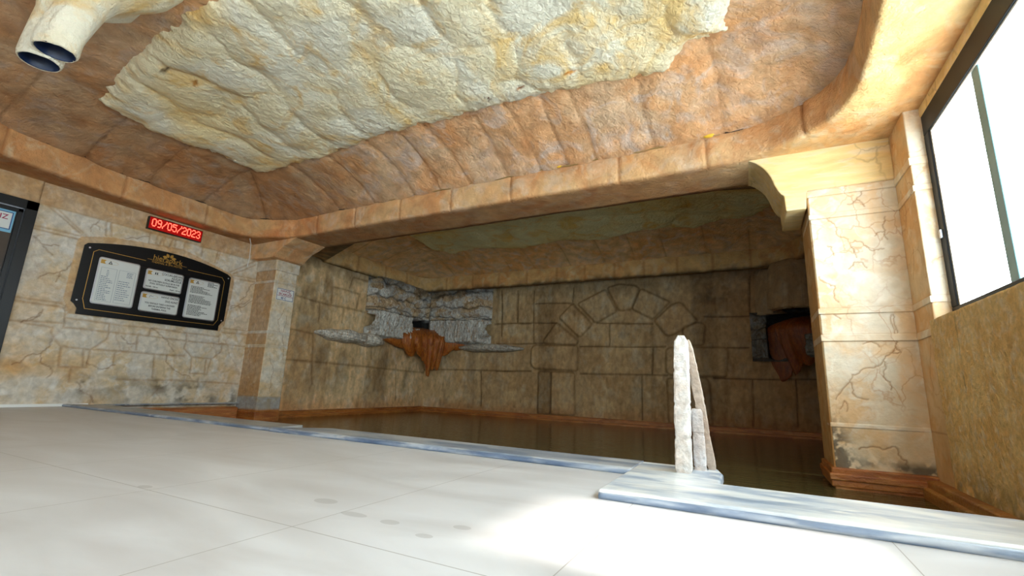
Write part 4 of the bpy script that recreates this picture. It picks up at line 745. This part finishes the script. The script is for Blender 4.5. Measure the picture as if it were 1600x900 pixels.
def scribble(f, x, r, y0, y1, z0, z1, dz, lw, mat):
    """rows of small print"""
    V = []; F = []; z = z1
    while z > z0:
        L_ = y0+(y1-y0)*r.uniform(.45, 1); y = y0
        while y < L_:
            w = r.uniform(.008, .028); y2 = min(y+w, L_); k = len(V); V += [(x, y, z), (x, y2, z), (x, y2, z+lw), (x, y, z+lw)]; F.append((k, k+1, k+2, k+3)); y = y2+.005
        z -= dz
    return raw('small_print', V, F, mat, f, smooth=False)
f, x, r = notice(2.522, 1.208, 2.958, 1.790, [], seed=1)
stroke('rule', [(2.56, 1.25), (2.56, 1.665), (2.72, 1.665), (2.72, 1.25)], .002, M['greyink'], f, x, True); stroke('rule', [(2.745, 1.25), (2.745, 1.665), (2.92, 1.665), (2.92, 1.25)], .002, M['greyink'], f, x, True)
scribble(f, x, r, 2.57, 2.70, 1.26, 1.55, .022, .009, M['greyink']); scribble(f, x, r, 2.755, 2.91, 1.26, 1.52, .026, .009, M['greyink']); scribble(f, x, r, 2.62, 2.65, 1.56, 1.63, .02, .009, M['greyink']); scribble(f, x, r, 2.83, 2.90, 1.57, 1.64, .018, .009, M['greyink'])
notice(3.030, 1.492, 3.490, 1.772, [('ÇOCUKLARDAN', .042, 3.47, 1.715, 'RIGHT'), ('AİLELERİ', .040, 3.47, 1.678, 'RIGHT'), ('SORUMLUDUR', .040, 3.47, 1.642, 'RIGHT'), ('NO CHILDREN SHOULD BE IN THE', .030, 3.26, 1.602, 'CENTER'), ('POOL WITHOUT SUPERVISION', .030, 3.26, 1.567, 'CENTER'), ('Derinlik : 150 cm', .026, 3.05, 1.525, 'LEFT'), ('Depth : 150 cm', .026, 3.47, 1.525, 'RIGHT')], seed=2)
notice(3.024, 1.195, 3.490, 1.458, [('HAVUZ ÖNCESİ', .036, 3.47, 1.405, 'RIGHT'), ('DUŞ ALINIZ', .036, 3.47, 1.355, 'RIGHT'), ('YOU SHOULD TAKE A SHOWER', .031, 3.26, 1.305, 'CENTER'), ('BEFORE ENTERING THE', .031, 3.26, 1.268, 'CENTER'), ('THERMAL POOL', .031, 3.26, 1.231, 'CENTER')], seed=3)
f, x, r = notice(3.562, 1.185, 3.998, 1.765, [], seed=4)
scribble(f, x, r, 3.82, 3.97, 1.67, 1.73, .018, .010, M['ink']); scribble(f, x, r, 3.60, 3.95, 1.54, 1.64, .017, .009, M['ink']); scribble(f, x, r, 3.60, 3.92, 1.40, 1.51, .017, .009, M['ink']); scribble(f, x, r, 3.60, 3.88, 1.23, 1.37, .017, .009, M['ink'])
for (y, z) in ((2.41, 1.87), (2.40, 1.225), (4.105, 1.865), (4.105, 1.215)):
    prism('screw', [(y+.010*math.cos(a), z+.010*math.sin(a)) for a in [2*math.pi*i/12 for i in range(12)]], (FXX-.002, 0, 0), yv, zv, .006, M['steel'], bd, bev=.001)

# LED date display ------------------------------------------------------------
ld = empty('led_display', (XL+.05, 3.27, 2.287), 'red dot-matrix display showing 09/05/2023 above the black board', 'display')
box('case', (XL+.01, 2.930, 2.287), (XL+.075, 3.615, 2.462), M['black'], ld, bev=.006)
box('screen', (XL+.072, 2.940, 2.297), (XL+.078, 3.605, 2.452), M['ledcase'], ld, bev=.001)
FONT = {'0': '01110 10001 10001 10001 10001 10001 01110', '9': '01110 10001 10001 01111 00001 00001 01110', '/': '00001 00001 00010 00100 01000 10000 10000', '5': '11111 10000 11110 00001 00001 10001 01110', '2': '01110 10001 00001 00110 01000 10000 11111', '3': '01110 10001 00001 00110 00001 10001 01110'}
for i, ch in enumerate('09/05/2023'):
    V = []; F = []; y0 = 2.972+i*.0625
    for rr_, row in enumerate(FONT[ch].split()):
        for cc_, b in enumerate(row):
            if b == '1':
                k = len(V); cy, cz = y0+cc_*.0106, 2.432-rr_*.0158
                V += [(XL+.080, cy+.0066*math.cos(a), cz+.0078*math.sin(a)) for a in [math.pi*q/4 for q in range(8)]]+[(XL+.078, cy+.0066*math.cos(a), cz+.0078*math.sin(a)) for a in [math.pi*q/4 for q in range(8)]]
                F.append(tuple(range(k, k+8))); F += [(k+q, k+8+q, k+8+(q+1) % 8, k+(q+1) % 8) for q in range(8)]
    raw('slash' if ch == '/' else 'digit', V, F, M['led'], ld, smooth=False)

# small white temperature sign on the left pillar -------------------------------
ts = empty('temperature_sign', (-6.59, 4.77, 1.62), 'small white pool temperature sign fixed to the left pillar', 'sign')
box('plate', (-6.596, 4.622, 1.616), (-6.586, 4.925, 1.802), M['white'], ts, bev=.002)
stroke('border', [(4.628, 1.622), (4.919, 1.622), (4.919, 1.796), (4.628, 1.796)], .007, M['navy'], ts, -6.586, True, .001)
stroke('rule', [(4.632, 1.685), (4.915, 1.685)], .006, M['redink'], ts, -6.586, False, .001)
text('sign_text', 'HAVUZ', .052, (-6.5855, 4.773, 1.750), yv, zv, M['redink'], ts, 'CENTER', bold=.001); text('sign_text', 'SICAKLIĞI', .052, (-6.5855, 4.773, 1.698), yv, zv, M['redink'], ts, 'CENTER', bold=.001)
text('sign_text', '40 C', .048, (-6.5855, 4.75, 1.636), yv, zv, M['navy'], ts, 'CENTER', bold=.001)

# ================================================================== DOOR in the left wall
d1 = empty('door_1', (XL, 1.4, 0), None, None, kind='structure')
for lo, hi in (((XL-.04, 1.79, 0), (XL+.05, 1.89, 2.24)), ((XL-.04, .9, 0), (XL+.05, 1.0, 2.24)), ((XL-.04, .9, 2.14), (XL+.05, 1.89, 2.24))): box('frame', lo, hi, M['black'], d1)
for lo, hi in (((XL-.03, 1.745, .02), (XL+.03, 1.785, 2.13)), ((XL-.03, 1.005, .02), (XL+.03, 1.045, 2.13)), ((XL-.03, 1.01, 2.09), (XL+.03, 1.785, 2.13)), ((XL-.03, 1.01, .02), (XL+.03, 1.785, .14))): box('leaf', lo, hi, M['black'], d1)
box('glass', (XL-.01, 1.045, .14), (XL+.0, 1.745, 2.09), M['doorglass'], d1, bev=0)
box('handle', (XL+.03, 1.745, 1.12), (XL+.08, 1.775, 1.18), M['black'], d1)
ds = empty('door_sticker', (XL+.003, 1.5, 1.84), 'light blue bordered sticker ending in NIZ on the door glass', 'sticker')
box('sheet', (XL+.001, 1.15, 1.845), (XL+.003, 1.738, 2.087), M['sky_blue'], ds, bev=0); box('sheet', (XL+.003, 1.18, 1.885), (XL+.0036, 1.715, 2.060), M['paper'], ds, bev=0)
stroke('border', [(1.175, 1.88), (1.72, 1.88), (1.72, 2.065), (1.175, 2.065)], .008, M['navy'], ds, XL+.0036, True, .0005)
text('sign_text', 'NIZ', .075, (XL+.0042, 1.69, 1.985), yv, zv, M['redink'], ds, 'RIGHT', bold=.001)
